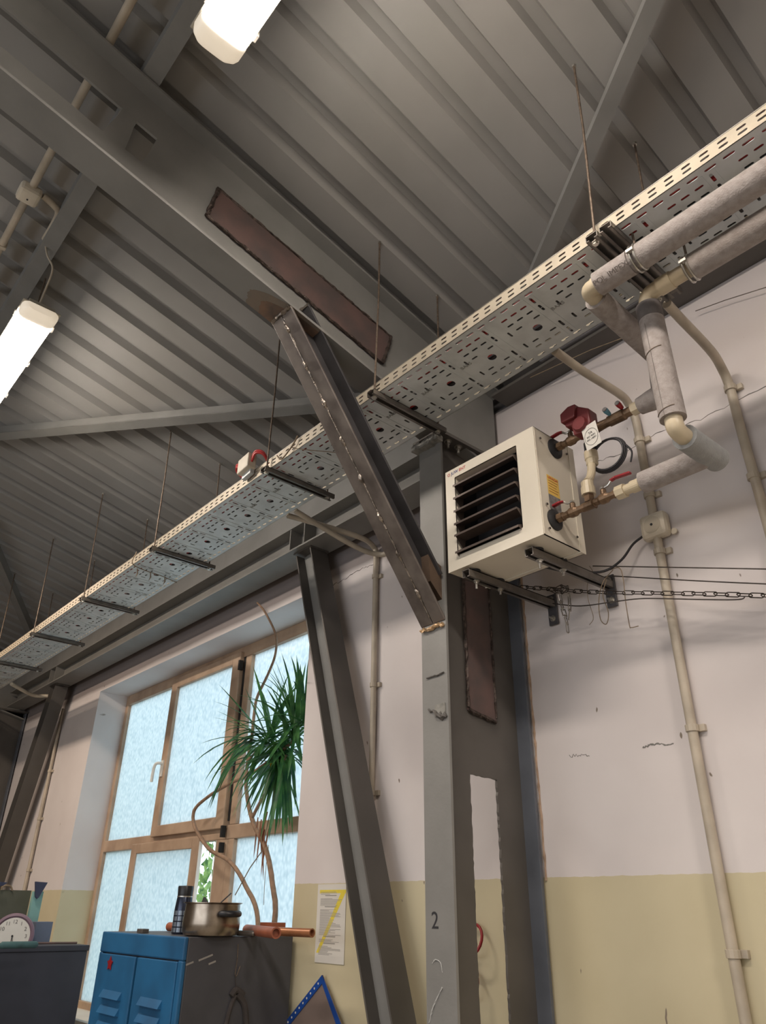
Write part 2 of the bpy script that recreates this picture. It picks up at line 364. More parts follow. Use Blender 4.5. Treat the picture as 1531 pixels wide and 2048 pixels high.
# corrugated roof deck: lower flat, flank, recess
pitch = 0.1965; x = -9.27 ; prof = []
off = -2.857                                    # right edge of one recess
k0 = int((XL - off) / pitch) - 1
k1 = int((XR - off) / pitch) + 1
for k in range(k0, k1 + 1):
    e = off + k * pitch
    prof += [(e, 0.0), (e + pitch - 0.074, 0.0), (e + pitch - 0.058, 0.042), (e + pitch - 0.016, 0.042)]
b = MB()
y0, y1 = YB - 0.1, WY + 0.3
vs = []
for (xx, dz) in prof: vs += [(xx, y0, rz(y0) + dz), (xx, y1, rz(y1) + dz), (xx, y0, rz(y0) + dz + 0.004), (xx, y1, rz(y1) + dz + 0.004)]
fs = []
for i in range(len(prof) - 1):
    a, c = i * 4, (i + 1) * 4
    fs += [(a, c, c + 1, a + 1), (a + 2, a + 3, c + 3, c + 2)]
b.add(vs, fs)
tag(b.build('ceiling', M_deck), kind='structure')
# roof covering above the deck keeps the sky out
b = MB(); b.prismx([(y0, rz(y0) + 0.05), (y1, rz(y1) + 0.05), (y1, rz(y1) + 0.15), (y0, rz(y0) + 0.15)], XL - 0.1, XR + 0.1)
tag(b.build('trim_2', M_concr), kind='structure')

# ------------------------------------------------------------------ window
FY = 2.655
win = thing('window_1', ((WX0 + WX1) / 2, FY, WZ0), kind='structure')
def frame_rect(x0, x1, z0, z1, wl, wr, wb, wt, yf, d, m=M_wood, name='window_frame', bev=0.006):
    b = MB(); b.box(x0, x0 + wl, yf, yf + d, z0, z1); b.box(x1 - wr, x1, yf, yf + d, z0, z1)
    b.box(x0 + wl, x1 - wr, yf, yf + d, z0, z0 + wb); b.box(x0 + wl, x1 - wr, yf, yf + d, z1 - wt, z1)
    return b.build(name, m, win, bevel=bev)
def zf(z, y=2.67): return z
frame_rect(WX0, WX1, WZ0, WZ1, 0.055, 0.055, 0.07, 0.085, FY, 0.06)
b = MB(); b.box(WX0 + .055, -4.60, FY, FY + .06, 1.99, 2.075); b.box(-4.60, WX1 - .055, FY, FY + .06, 1.99, 2.075)
b.box(-4.575, -4.50, FY, FY + .06, WZ0 + .07, 1.99); b.box(-4.575, -4.50, FY, FY + .06, 2.075, WZ1 - .085)
b.box(-5.70, -5.62, FY, FY + .06, 2.075, WZ1 - .085); b.box(-6.0, -5.90, FY, FY + .06, WZ0 + .07, 1.99)
b.build('window_mullion', M_wood, win, bevel=0.006)
MB().box(-4.60, -4.575, FY + .0, FY + .05, 2.10, WZ1 - .085).build('shadow_gap', M_rubber, win)
frame_rect(-5.66, -4.605, 2.055, 3.24, 0.095, 0.105, 0.075, 0.08, FY - 0.03, 0.06, name='window_sash')
frame_rect(-5.94, -4.89, WZ0 + .06, 2.02, 0.09, 0.095, 0.08, 0.07, FY - 0.035, 0.03, name='window_sash')
gp = lambda x0, x1, z0, z1, y=FY + .03: MB().box(x0, x1, y, y + .006, z0, z1).build('glass_pane', M_frost, win)
gp(-6.57, -5.69, 2.07, 3.205); gp(-5.57, -4.705, 2.125, 3.165, FY - .005); gp(-4.505, -3.48, 2.07, 3.205)
gp(-6.57, -5.99, 0.96, 1.995); gp(-5.855, -4.98, 1.03, 1.955, FY - .024); gp(-4.505, -3.48, 0.96, 1.995)
MB().box(-4.888, -4.880, FY - .03, FY - .008, .98, 1.99).build('white_seal', M_white, win)
MB().box(-4.722, -4.716, FY + .0, FY + .05, .98, 1.99).build('white_seal', M_white, win)
MB().box(-4.715, -4.575, FY, FY + .05, .97, 1.99).build('window_stile', M_wood, win, bevel=.005)
b = MB(); hp = onY(331, 1520, FY - 0.04)
b.box(-5.635, -5.60, FY - .04, FY - .03, 2.48, 2.60); b.tube(spline([(-5.617, FY - .03, 2.575), (-5.61, FY - .07, 2.575), (-5.63, FY - .085, 2.565), (-5.65, FY - .085, 2.52), (-5.655, FY - .085, 2.44)], 5), 0.011, 8)
b.build('window_handle', M_white, win, smooth=True)
for hz0, hz1 in ((3.10, 3.17), (2.0, 2.07), (1.91, 1.97)): MB().box(-4.606, -4.588, FY - .042, FY - .01, hz0, hz1).build('hinge', M_rubber, win)
MB().box(WX0, WX1, WY + .26, WY + .30, WZ0 - .02, WZ0).build('sill_strip', M_wood, win)
tag(MB().box(WX0, WX1, WY - .02, WY + .28, WZ0 - .0, WZ0 + .025).build('trim_3', M_paper), kind='structure')

# outdoors, seen through the gap of the tilted sash
b = MB()
for i in range(2600):
    c = Vector((random.uniform(-12, -5.5), random.uniform(5.2, 6.2), random.uniform(0.2, 3.2))); a = random.uniform(0, PI); s_ = random.uniform(.05, .13)
    d1 = Vector((math.cos(a), random.uniform(-.3, .3), math.sin(a))) * s_; d2 = Vector((-math.sin(a), random.uniform(-.3, .3), math.cos(a))) * s_ * .5
    b.add([c - d1, c + d2, c + d1, c - d2], [(0, 1, 2, 3)])
t = b.build('garden_shrub', M_green); tag(t, 'sunlit green shrub outside, seen through the tilted window sash', 'shrub')
tag(MB().box(-16, 2, 2.75, 14, -0.1, -0.02).build('ground', mat('yard', (150, 150, 140), .9, 0, .1, 1)), kind='structure')

# ================================================================== STEEL FRAME
XC = -1.925; FW = 0.066                      # column / rafter web plane, half flange width
def jag(pts, amp=0.002, step=0.014):
    out = []
    for i in range(len(pts)):
        a = Vector(pts[i]); c = Vector(pts[(i + 1) % len(pts)]); n = max(1, int((c - a).length / step))
        for k in range(n):
            p = a.lerp(c, k / n); out.append((p.x + random.uniform(-amp, amp), p.y + random.uniform(-amp, amp)))
    return out
def make_column(xc, label, detailed=True):
    t = thing('steel_column', (xc, 2.16, 0), label, 'column')
    b = MB(); b.box(xc - FW, xc + FW, 1.921, 1.933, 0, 3.42)
    b.build('flange', M_steel, t, bevel=.001)
    b = MB(); b.box(xc - FW, xc + FW, 2.372, 2.386, 0, 3.42)
    fl = b.build('flange', M_bluegrey, t, bevel=.001); fl['label'] = 'blue-grey flange against the wall'
    holes = [jag([(2.088, .25), (2.235, .22), (2.235, 2.035), (2.088, 2.04)])]
    MB().plate([(1.933, 0), (2.372, 0), (2.372, 3.42), (1.933, 3.42)], holes, lambda u, v, q: (xc - .005 + q, u, v), .010).build('web', M_steeld, t)
    b = MB(); b.box(xc - .085, xc + .085, 1.90, 2.39, 3.42, 3.436); b.build('cap_plate', M_steeld, t)
    return t
col = make_column(XC, 'tall grey steel column with a long rectangular slot, numbered 2')
# patch plate welded over the upper slot
MB().plate([(2.085, 2.27), (2.24, 2.245), (2.24, 3.30), (2.085, 3.32)], [], lambda u, v, q: (XC + .006 + q, u, v), .008).build('patch_plate', M_rust, col)
b = MB()
b.tube([(XC + .014, 2.085, z / 50) for z in range(114, 165)], .006, 6, jit=.45); b.tube([(XC + .014, 2.24, z / 50) for z in range(113, 165)], .006, 6, jit=.45)
b.tube([(XC + .014, 2.085 + .155 * i / 12, 2.27 - .025 * i / 12) for i in range(13)], .008, 6, jit=.4)
b.build('weld_seam', M_weldd, col)
b = MB()
for yy, dz in ((1.985, 0), (2.05, .0), (2.20, 0), (2.29, 0)): hexbolt(b, (XC + .05, yy, 3.42), (0, 0, -1), .012, .022)
b.build('bolt', M_zinc, col, smooth=False)
text('painted_number', '2', .070, onY(862, 1857, 1.9205), (1, 0, 0), (0, 0, 1), M_texth, col, .0004)
b = MB()
for (px, py, ln) in [((850, 1357), 0, 0)][:0]: pass
c0 = onY(853, 1356, 1.918); c1 = onY(887, 1346, 1.918)
b.tube([c0 + (c1 - c0) * i / 8 + Vector((0, 0, random.uniform(-.004, .004))) for i in range(9)], .003, 5, jit=.5)
c0 = onY(856, 1421, 1.918); c1 = onY(893, 1434, 1.918)
b.tube([c0 + (c1 - c0) * i / 8 + Vector((0, 0, random.uniform(-.006, .006))) for i in range(9)], [.003, .004, .004, .006, .009, .011, .011, .011, .004], 6, jit=.5)
ck = b.build('paint_crack', M_steeld, col)
b = MB(); c0 = onY(872, 1428, 1.9195)
b.obox(onY(880, 1420, 1.920), (1, 0, 0), (0, 0, 1), (0, 1, 0), .026, .022, .002); b.build('filler_patch', M_mortar, col)
# chalk scribbles low on the front flange
b = MB(); ck_ = lambda pts: [onY(px_, py_, 1.9200) for px_, py_ in pts]
b.tube(spline(ck_([(864, 1927), (870, 1920), (880, 1925), (884, 1945)]), 5), .0016, 5, jit=.6); b.tube(spline(ck_([(884, 1975), (872, 2000), (864, 2020), (858, 2046)]), 5), .0022, 5, jit=.6)
b.build('chalk_mark', mat('chalk', (176, 176, 174), .9, 0, 0), col)
# lump of mortar on the column head
b = MB()
for i in range(16):
    c = Vector((XC - .068 + .012 * i * .75, 1.905, 3.395 + random.uniform(-.006, .006))); b.obox(c, (1, random.uniform(-.3, .3), random.uniform(-.3, .3)), (0, 1, 0), (0, 0, 1), .012, .02, random.uniform(.008, .016))
b.build('mortar_crumbs', M_mortar, col)
col2 = make_column(-8.68, 'dark steel column at the far left end of the wall')

# rafter: open-web beam falling towards the wall
def zb(y): return 3.92 - 0.24 * y
DR = 0.51
def make_rafter(xc, label, detail):
    t = thing('roof_rafter', (xc, 2.2, zb(2.2)), label, 'beam')
    ya, yb_ = YB + .02, 2.37
    MB().prismx([(ya, zb(ya)), (yb_, zb(yb_)), (yb_, zb(yb_) + .012), (ya, zb(ya) + .012)], xc - FW, xc + FW).build('flange', M_steel, t)
    MB().prismx([(ya, zb(ya) + DR), (yb_, zb(yb_) + DR), (yb_, zb(yb_) + DR + .012), (ya, zb(ya) + DR + .012)], xc - FW, xc + FW).build('flange', M_steel, t)
    S = lambda y, h: (y, zb(y) + h)
    holes = [jag([S(-2.2, .168), S(.325, .168), S(.365, .345), S(-2.2, .345)], .002, .05), jag([S(.41, .172), S(.475, .172), S(.51, .345), S(.42, .345)], .002, .05)]
    MB().plate([S(ya, .012), S(yb_, .012), S(yb_, DR), S(ya, DR)], holes, lambda u, v, q: (xc - .005 + q, u, v), .010).build('web', M_steel, t)
    return t
raf = make_rafter(XC, 'long grey roof rafter with slotted web, reinforced by a rusty plate', True)
pA, pB = .745, 1.66
S = lambda y, h: (y, zb(y) + h)
MB().plate([S(pA, .165), S(pB - .03, .155), S(pB + .02, .345), S(pA + .03, .348)], [], lambda u, v, q: (XC + .005 + q, u, v), .008).build('patch_plate', M_rust, raf)
b = MB()
for (ua, ha, ub, hb, rr) in ((pA, .165, pB - .03, .155, .006), (pA + .03, .348, pB + .02, .345, .005), (pB - .03, .155, pB + .02, .345, .008), (pA, .165, pA + .03, .348, .008)):
    n = int(abs(ub - ua) / .02) + 10
    b.tube([(XC + .014, ua + (ub - ua) * i / n, S(ua + (ub - ua) * i / n, ha + (hb - ha) * i / n)[1]) for i in range(n + 1)], rr, 6, jit=.5)
b.build('weld_seam', M_weldd, raf)
for (ya_, yb2, xl2, xr2, m_) in ((.97, 1.29, -.066, .066, mat('scorch_outer', (120, 108, 96), .6, 0, .15, 16, rgb2=(108, 100, 92))), (1.03, 1.29, -.066, .050, M_scorch)):
    ol = [(XC + xl2, yb2)]
    for k in range(0, 25): t_ = k / 24; ol.append((XC + xl2 + (xr2 - xl2) * t_, ya_ + .02 * math.cos(t_ * 5) + .14 * t_ ** 3 + random.uniform(-.004, .004)))
    ol += [(XC + xr2, yb2)]
    q_ = .0006 if m_ is not M_scorch else .0011
    MB().plate(ol, [], lambda u, v, w_: (u, v, zb(v) - q_ + w_ * .9), .0005).build('scorch_mark', m_, raf)
make_rafter(-8.68, 'second roof rafter, far off at the left end of the hall', False)

# knee brace welded from two channels
kb = thing('knee_brace', (XC, 1.93, 2.57), 'new unpainted steel knee brace with welded seam, rafter to column', 'brace')
K0 = Vector((XC, 1.115, zb(1.115) - .002)); K1 = Vector((XC, 1.919, 2.572)); kd = (K1 - K0).normalized(); kn = Vector((0, -kd.z, kd.y)) * 1.0
if kn.y < 0: kn = -kn
e0, e1 = K0, K1
def fl(z_off, trim0, trim1, hw, m, nm):
    a = K0 + kn * z_off + kd * trim0; c = K1 + kn * z_off + kd * trim1
    return MB().bar(a, c, (1, 0, 0), hw * 2, .010).build(nm, m, kb, bevel=.0015)
# lower face: two flanges side by side with a seam
for sx in (-1, 1):
    MB().bar(K0 + kn * .005 + Vector((sx * .0335, 0, 0)), K1 + kn * .005 + Vector((sx * .0335, 0, 0)), (1, 0, 0), .064, .010).build('channel_flange', M_raw, kb, bevel=.003)
fl(.104, .0, -.155, .065, M_rawd, 'channel_flange')
MB().bar(K0 + kn * .0545 + kd * .02, K1 + kn * .0545 - kd * .08, (1, 0, 0), .02, .088).build('channel_web', M_rawd, kb)
b = MB(); L = (K1 - K0).length; u = .04
b2 = MB(); b2.tube([K0 + kd * (i / 60 * (L - .06) + .03) - kn * .0005 for i in range(61)], .003, 6, jit=.4)
b2.build('seam_line', M_weld, kb)
while u < L - .03:
    MB().tube([K0 + kd * (u + i * .007) - kn * .003 for i in range(7)], [.003, .006, .008, .008, .008, .006, .003], 8, jit=.3).build('weld_bead', M_weld, kb, smooth=True); u += .165
MB().tube([K0 + Vector((sx * .062 / 6, 0, 0)) + Vector((0, random.uniform(-.003, .003), 0)) for sx in range(-6, 7)], .009, 7, jit=.5).build('weld_bead', M_weld, kb, smooth=True)
MB().tube([K0 + kn * .104 + Vector((sx * .062 / 6, 0, 0)) for sx in range(-6, 7)], .008, 7, jit=.5).build('weld_bead', M_weld, kb, smooth=True)
b = MB(); b.tube([(XC + sx * .06 / 6, 1.912, 2.556 + random.uniform(-.004, .004)) for sx in range(-6, 7)], .007, 7, jit=.5)
b.build('weld_bead', mat('weld_bright_ground', (214, 180, 140), .4, .6, .2, 60), kb)
# gusset between the upper flange and the column
MB().prismx([(1.921, 2.66), (1.921, 2.80), (1.85, 2.83), (1.86, 2.72)], XC + .0, XC + .05).build('gusset', mat('heat_tinted_steel', (110, 92, 78), .5, .3, .15, 12), kb)

# ------------------------------------------------------------------ eaves beam, legs, fascia
eb = thing('eaves_beam', (-5.2, 2.25, 3.45), 'long grey steel eaves beam above the window, stiffened over its legs', 'beam')
X0b, X1b = -8.60, XC - .01
MB().box(X0b, X1b, 2.16, 2.34, 3.45, 3.46).build('flange', M_steel, eb)
MB().box(X0b, X1b, 2.16, 2.34, 3.60, 3.61).build('flange', M_steel, eb)
MB().box(X0b, X1b, 2.246, 2.254, 3.46, 3.60).build('web', M_steel, eb)
for xs in (-3.36, -7.38):
    MB().box(xs - .004, xs + .004, 2.165, 2.246, 3.46, 3.60).build('stiffener', M_steel, eb)
    MB().box(xs + .14, xs + .148, 2.165, 2.246, 3.46, 3.60).build('stiffener', M_steel, eb)
def leg(xt, xb, label):
    zt, zbm = 3.45, 0.0
    d = Vector((xb - xt, 0, zbm - zt)).normalized(); side = Vector((-d.z, 0, d.x)); side = side if side.x > 0 else -side
    t = thing('portal_leg', (xb, 2.26, 0), label, 'strut', None)
    c0 = Vector((xt, 2.26, zt)); c1 = Vector((xb, 2.26, zbm))
    for s_ in (-1, 1): MB().bar(c0 + side * s_ * .066, c1 + side * s_ * .066, (0, 1, 0), .12, .009).build('flange', M_steeld, t)
    MB().bar(c0, c1, (0, 1, 0), .007, .124).build('web', M_steel, t)
    MB().box(xt - .085, xt + .085, 2.195, 2.325, 3.440, 3.45).build('head_plate', M_steeld, t)
    return t
leg(-3.27, -2.13, 'sloping dark steel leg between the window and the column')
leg(-7.32, -8.56, 'sloping grey steel leg left of the window')
fas = MB().box(X0b, X1b - .0, 2.20, 2.21, 3.61, 3.99); tag(fas.build('fascia_plate', M_steel), 'grey painted fascia plate standing on the eaves beam behind the cable tray', 'panel')
# right of the column: higher beam on the wall head, with blocks
t = thing('wall_head_beam', (0.8, 2.3, 3.80), 'dark grey beam on the wall head right of the column', 'beam')
MB().box(XC + .07, 4.4, 2.28, 2.398, 3.80, 3.815).build('flange', M_steeld, t)
MB().box(XC + .07, 4.4, 2.385, 2.393, 3.815, 3.95).build('web', M_steeld, t)
gb = 'concrete blocks above the wall head beam'
for i, (x0, x1, dz) in enumerate([(-1.55, -1.02, 0), (-.98, -.70, .012), (-.66, -.30, .0), (-.26, .12, .02), (.16, .5, 0)]):
    b = MB(); b.box(x0, x1, 2.26, 2.38, 3.816, 3.90 + dz)
    o = b.build('masonry_block', M_concr, bevel=.008); tag(o, ['leftmost', 'second from the left', 'middle', 'second from the right', 'rightmost'][i] + ' dark masonry block in the row on the wall head beam', 'block', gb)
tag(MB().box(XC + .07, 4.4, 2.16, 2.17, 3.915, 3.985).build('eaves_angle', M_steeld), 'dark steel strip under the roof edge above the masonry blocks', 'beam')

# purlin along the hall
for i, (xa, xb) in enumerate([(XL + .02, XR - .02)]):
    b = MB(); yy = .42
    b.prismx([(.385, 4.450 - .24 * .385 + .002), (.455, 4.450 - .24 * .455 + .002), (.455, rz(.455) - .001), (.385, rz(.385) - .001)], xa, xb)
    tag(b.build('purlin', M_steel), 'grey purlin under the roof deck crossing over the rafter', 'beam')
# wind bracing angles under the deck
def pl(px, py, z0=4.44):
    n = Vector((0, .24, 1)); d = ray(px, py); t_ = (Vector((0, 0, z0)) - CAM).dot(n) / d.dot(n); return CAM + d * t_
def angle(p, q, w_, label):
    p = Vector(p); q = Vector(q); d = (q - p).normalized(); n = Vector((0, .24, 1)).normalized(); sd = d.cross(n)
    b = MB(); b.bar(p, q, sd, w_, .006); b.bar(p + sd * (w_ / 2 - .003) + n * .03, q + sd * (w_ / 2 - .003) + n * .03, sd, .006, .06)
    return tag(b.build('bracing_angle', M_steel), label, 'brace')
a = (pl(1320, 0) + pl(1278, 18)) / 2; c = (pl(1060, 540) + pl(1105, 490)) / 2
a = Vector((-.44, 1.455, 0)); c = Vector((-1.25, 1.925, 0)); dd = (a - c).normalized()
def P2(v): return Vector((v.x, v.y, 4.435 - .24 * v.y))
angle(P2(c - dd * .38), P2(a + dd * 1.75), .055, 'diagonal bracing angle under the roof deck at the upper right')
a = Vector((-4.64, .72, 0)); c = Vector((-2.72, 1.85, 0)); dd = (c - a).normalized()
angle(P2(a - dd * .42), P2(c + dd * .55), .065, 'diagonal bracing angle running behind the knee brace')
a = Vector((-6.5, 1.31, 0)); c = Vector((-7.53, 1.90, 0)); dd = (c - a).normalized()
angle(P2(a - dd * .8), P2(c + dd * .5), .07, 'diagonal bracing angle near the far left end')

# ================================================================== CABLE TRAY
TY0, TY1, TZ = 1.513, 1.829, 3.40
KS = 1.0526
tray = thing('cable_tray', (-3.5, 1.585, TZ), 'long perforated galvanised cable tray hung under the roof', 'cable tray')
TX0, TX1 = -9.0, 1.2
def module_holes():
    h = []
    for x in (-.075, -.025, .025, .075): h += [slot(x, .022, .032, .009), slot(x, .278, .032, .009)]
    for y in (.055, .10, .205, .25): h.append(slot(.065, y, .034, .009, 'y'))
    for y in (.123, .205): h.append(slot(.024, y, .028, .008, 'y')) if False else h.append(slot(-.085, y, .028, .008, 'y'))
    for x in (.025, -.015, -.055):
        for y in (.058, .090, .238): h.append(slot(x, y, .026, .008))
    for x in (.028, -.045):
        for y in (.122, .208): h.append(slot(x, y, .026, .008))
    h.append(circ(-.002, .165, .0165)); return h
MH = module_holes()
bm_, sdn, sdf = MB(), MB(), MB()
for k in range(-6, 43):
    xc = -.0895 - .2105 * k
    if xc - .105 < TX0 or xc + .105 > TX1: continue
    bm_.plate([(-.1, 0), (.1, 0), (.1, .3), (-.1, .3)], MH, lambda u, v, q: (xc + u * KS, TY0 + v * KS, TZ + q), .0018)
    for rx in (.048, .082): bm_.box(xc + rx - .003, xc + rx + .003, TY0 + .03, TY1 - .03, TZ - .0015, TZ + .001)
    hs = [slot(x, z, .026, .008) for x in (-.075, -.025, .025, .075) for z in (.019, .038)]
    for sd_, yy in ((sdn, TY0), (sdf, TY1 - .0015)):
        sd_.plate([(-.1, 0), (.1, 0), (.1, .055), (-.1, .055)], hs, lambda u, v, q: (xc + u * KS, yy + q, TZ + v), .0015)
bm_.build('tray_base', M_galv, tray)
M_side = mat('galvanised_warm', (176, 166, 148), .5, .3, .06, 12)
sdn.build('tray_side', M_side, tray); sdf.build('tray_side', M_side, tray)
MB().box(TX0, TX1, TY0 - .001, TY0 + .014, TZ + .055, TZ + .058).build('tray_lip', M_zinc, tray)
MB().box(TX0, TX1, TY1 - .014, TY1 + .001, TZ + .055, TZ + .058).build('tray_lip', M_zinc, tray)
for k in (5, 7, 8, 9, 13, 14):
    text('embossed_mark', 'BAKS', .022, (-.0895 - .2105 * k + .085, TY0 + .145, TZ - .0008), (1, 0, 0), (0, -1, 0), M_emboss, tray, .0005)
# cables in the tray
gcab = 'cables lying in the cable tray'
for i, (yy, r_, m_, lb) in enumerate([(1.556, .008, M_redc, 'red cable in the tray, nearest the camera side edge'), (1.583, .008, M_redc, 'second red cable from the near edge of the tray'), (1.614, .011, M_blackc, 'black cable in the tray, between the red pair and the dark grey cable'),
                                     (1.647, .013, M_greyc, 'thick dark grey cable left of the tray centre'), (1.678, .008, M_redc, 'third red cable, along the middle of the tray'),
                                     (1.705, .011, M_blackc, 'black cable just beyond the middle red cable in the tray'), (1.737, .012, M_greyc, 'dark grey cable in the far half of the tray'), (1.765, .008, M_blackc, 'thin black cable near the wall side of the tray'), (1.797, .010, M_greyc, 'dark grey cable nearest the wall side of the tray')]):
    pts = [(TX0 + .1 + j * .25, yy + .003 * math.sin(j * .9 + i * 2), TZ + .004 + r_) for j in range(int((TX1 - TX0 - .2) / .25))]
    o = MB().tube(pts, r_, 8).build('cable', m_, smooth=True); tag(o, lb, 'cable', gcab)
# cross rails and threaded rods
RX = [-.780, -1.805, -2.574, -3.732, -4.768, -5.737, -6.684]
names = ['behind the insulated pipes', 'at the column head', 'just left of the knee brace', 'fourth from the right', 'fifth from the right', 'sixth from the right', 'leftmost in view']
def crail(b, p0, p1, w_=.04, h=.022, t_=.0022):         # U channel, open downwards
    p0 = Vector(p0); p1 = Vector(p1); d = (p1 - p0).normalized(); sd = d.cross(Vector((0, 0, 1))).normalized(); up = sd.cross(d)
    b.bar(p0 + up * (h - t_ / 2), p1 + up * (h - t_ / 2), sd, w_, t_)
    for s_ in (-1, 1):
        b.bar(p0 + sd * s_ * (w_ / 2 - t_ / 2) + up * h / 2, p1 + sd * s_ * (w_ / 2 - t_ / 2) + up * h / 2, sd, t_, h)
        b.bar(p0 + sd * s_ * (w_ / 2 - .006) + up * t_ / 2, p1 + sd * s_ * (w_ / 2 - .006) + up * t_ / 2, sd, .010, t_)
for i, xr in enumerate(RX):
    t = thing('tray_hanger', (xr, 1.6, TZ - .024), 'cross rail and threaded rods carrying the cable tray, ' + names[i], 'hanger')
    b = MB(); crail(b, (xr, 1.480, TZ - .024), (xr, 1.884, TZ - .024)); b.build('cross_rail', M_rail, t)
    if i == 0:
        b = MB(); crail(b, (xr + .048, 1.480, TZ - .024), (xr + .048, 1.884, TZ - .024)); b.build('cross_rail', M_rail, t)
    for yy, lean in ((1.500, .035), (1.852, .02)):
        b = MB(); top = Vector((xr + (.05 if i < 3 else .02), yy - .03, rz(yy - .03) + .0))
        b.tube([(xr, yy, TZ - .03), Vector((xr, yy, TZ)).lerp(top, .6) + Vector((.006, 0, 0)), top], .0042, 8); b.build('threaded_rod', M_rod, t)
        b = MB(); b.lathe((xr, yy, TZ - .024), (0, 0, -1), [(0, .012), (.002, .012), (.0021, .008), (.009, .008)], 6); b.build('nut', M_zinc, t)
        b = MB(); b.lathe(top - Vector((0, 0, .012)), (0, 0, 1), [(0, .008), (.011, .008)], 6); b.build('nut', M_zinc, t)
# white splice box with red wires on the tray edge
c = Vector((-2.737, 1.512, 3.465))
t = thing('splice_box', c, 'small white splice box with red wires clipped to the tray edge', 'junction box')
MB().obox(c + Vector((-.0, -.028, .022)), (1, 0, .1), (0, 1, 0), (0, 0, 1), .048, .024, .040).build('box_body', M_box, t, bevel=.005)
MB().obox(c + Vector((.0, -.016, -.028)), (1, 0, .1), (0, 1, 0), (0, 0, 1), .038, .012, .014).build('box_base', M_galv, t, bevel=.003)
for sx in (-1, 1):
    for q in range(2):
        b = MB(); b.tube(spline([c + Vector((sx * .046, -.03, .02 + q * .02)), c + Vector((sx * .085, -.035, .045 + q * .012)), c + Vector((sx * .115, -.01, .035 + q * .01)), c + Vector((sx * .10, .04, -.0))], 5), .006, 8)
        b.build('red_wire', mat('red_wire', (196, 60, 60), .4, 0, .05, 8), t, smooth=True)
# old string tied round the tray
SK = lambda L_: [CAM + (Vector(p) - CAM) * KS for p in L_]
b = MB(); b.tube(spline(SK([(-3.80, 1.43, 3.375), (-3.82, 1.425, 3.31), (-3.84, 1.50, 3.298), (-3.86, 1.62, 3.302), (-3.90, 1.74, 3.306)]), 6), .0028, 6)
for q in (1.47, 1.55, 1.64): b.tube(SK([(-3.85, q, 3.30), (-3.86, q + .01, 3.275), (-3.87, q + .006, 3.255)]), [.003, .004, .001], 6)
tag(b.build('string_tie', M_cord), 'old string with dust tufts tied across under the tray, fourth bay', 'string')
b = MB(); b.tube(spline(SK([(-2.22, 1.428, 3.37), (-2.26, 1.425, 3.33), (-2.33, 1.426, 3.305), (-2.37, 1.426, 3.34)]), 6), .0035, 6)
b.tube(SK([(-2.26, 1.425, 3.33), (-2.2, 1.45, 3.300), (-2.1, 1.60, 3.298), (-2.0, 1.72, 3.296)]), .002, 6)
tag(b.build('string_tie', M_cord), 'loose cord tied to the tray just left of the knee brace', 'string')

# ================================================================== LAMPS
def lamp(x0, x1, label):
    yc, z0 = .475, 3.985
    t = thing('strip_lamp', ((x0 + x1) / 2, yc, z0), label, 'lamp')
    hw = .082
    def rr(x, k): return x
    def body(xa, xb, hw_, za, zt_, inset, m, nm):          # half-round trough
        b = MB(); n = 16; pr = []
        for i in range(n + 1):
            a = PI + PI * i / n; ca, sa = math.cos(a), math.sin(a); pr.append((yc + hw_ * math.copysign(abs(ca) ** .45, ca), za + (zt_ - za) * (1 - abs(sa) ** .6)))
        st = [(xa, .72), (xa + inset * .5, .93), (xa + inset, 1.0), (xb - inset, 1.0), (xb - inset * .5, .93), (xb, .72)] if inset else [(xa, 1), (xb, 1)]
        vs = []; 
        for (xx, sc_) in st:
            for (y, z) in pr: vs.append((xx, yc + (y - yc) * sc_, zt_ + (z - zt_) * sc_))
        m_ = n + 1; fs = [(i * m_ + j, i * m_ + j + 1, (i + 1) * m_ + j + 1, (i + 1) * m_ + j) for i in range(len(st) - 1) for j in range(n)]
        fs += [tuple(range(m_)), tuple((len(st) - 1) * m_ + j for j in reversed(range(m_)))]
        fs += [(i * m_, (i + 1) * m_, (i + 1) * m_ + n, i * m_ + n) for i in range(len(st) - 1)]
        b.add(vs, fs); return b.build(nm, m, t, smooth=True)
    body(x0 + .085, x1 - .085, hw - .003, z0, z0 + .05, 0, M_tube, 'lit_diffuser')
    body(x0, x0 + .10, hw, z0, z0 + .05, .03, M_cap, 'end_cap'); body(x1 - .10, x1, hw, z0, z0 + .05, .03, M_cap, 'end_cap')
    b = MB(); b.box(x0 + .004, x1 - .004, yc - hw - .004, yc + hw + .004, z0 + .05, z0 + .058); b.box(x0 + .02, x1 - .02, yc - .06, yc + .06, z0 + .058, z0 + .085)
    b.build('lamp_housing', M_lamphs, t, bevel=.006)
    for q in range(4):
        xx = x0 + .12 + q * (x1 - x0 - .24) / 3
        b = MB()
        for s_ in (-1, 1): b.box(xx - .012, xx + .012, yc + s_ * (hw + .001), yc + s_ * (hw + .009), z0 + .035, z0 + .066)
        b.build('clip', M_zinc, t)
    for xx in (x0 + .16, x1 - .16):
        MB().tube([(xx, yc, z0 + .085), (xx, yc, rz(yc) - .08)], .004, 8).build('hanger_rod', M_rod, t)
    return t
lamp(-4.25, -2.98, 'lit strip lamp at the left edge, hanging near its junction box')
lamp(-1.42, -.15, 'lit strip lamp at the top of the picture')
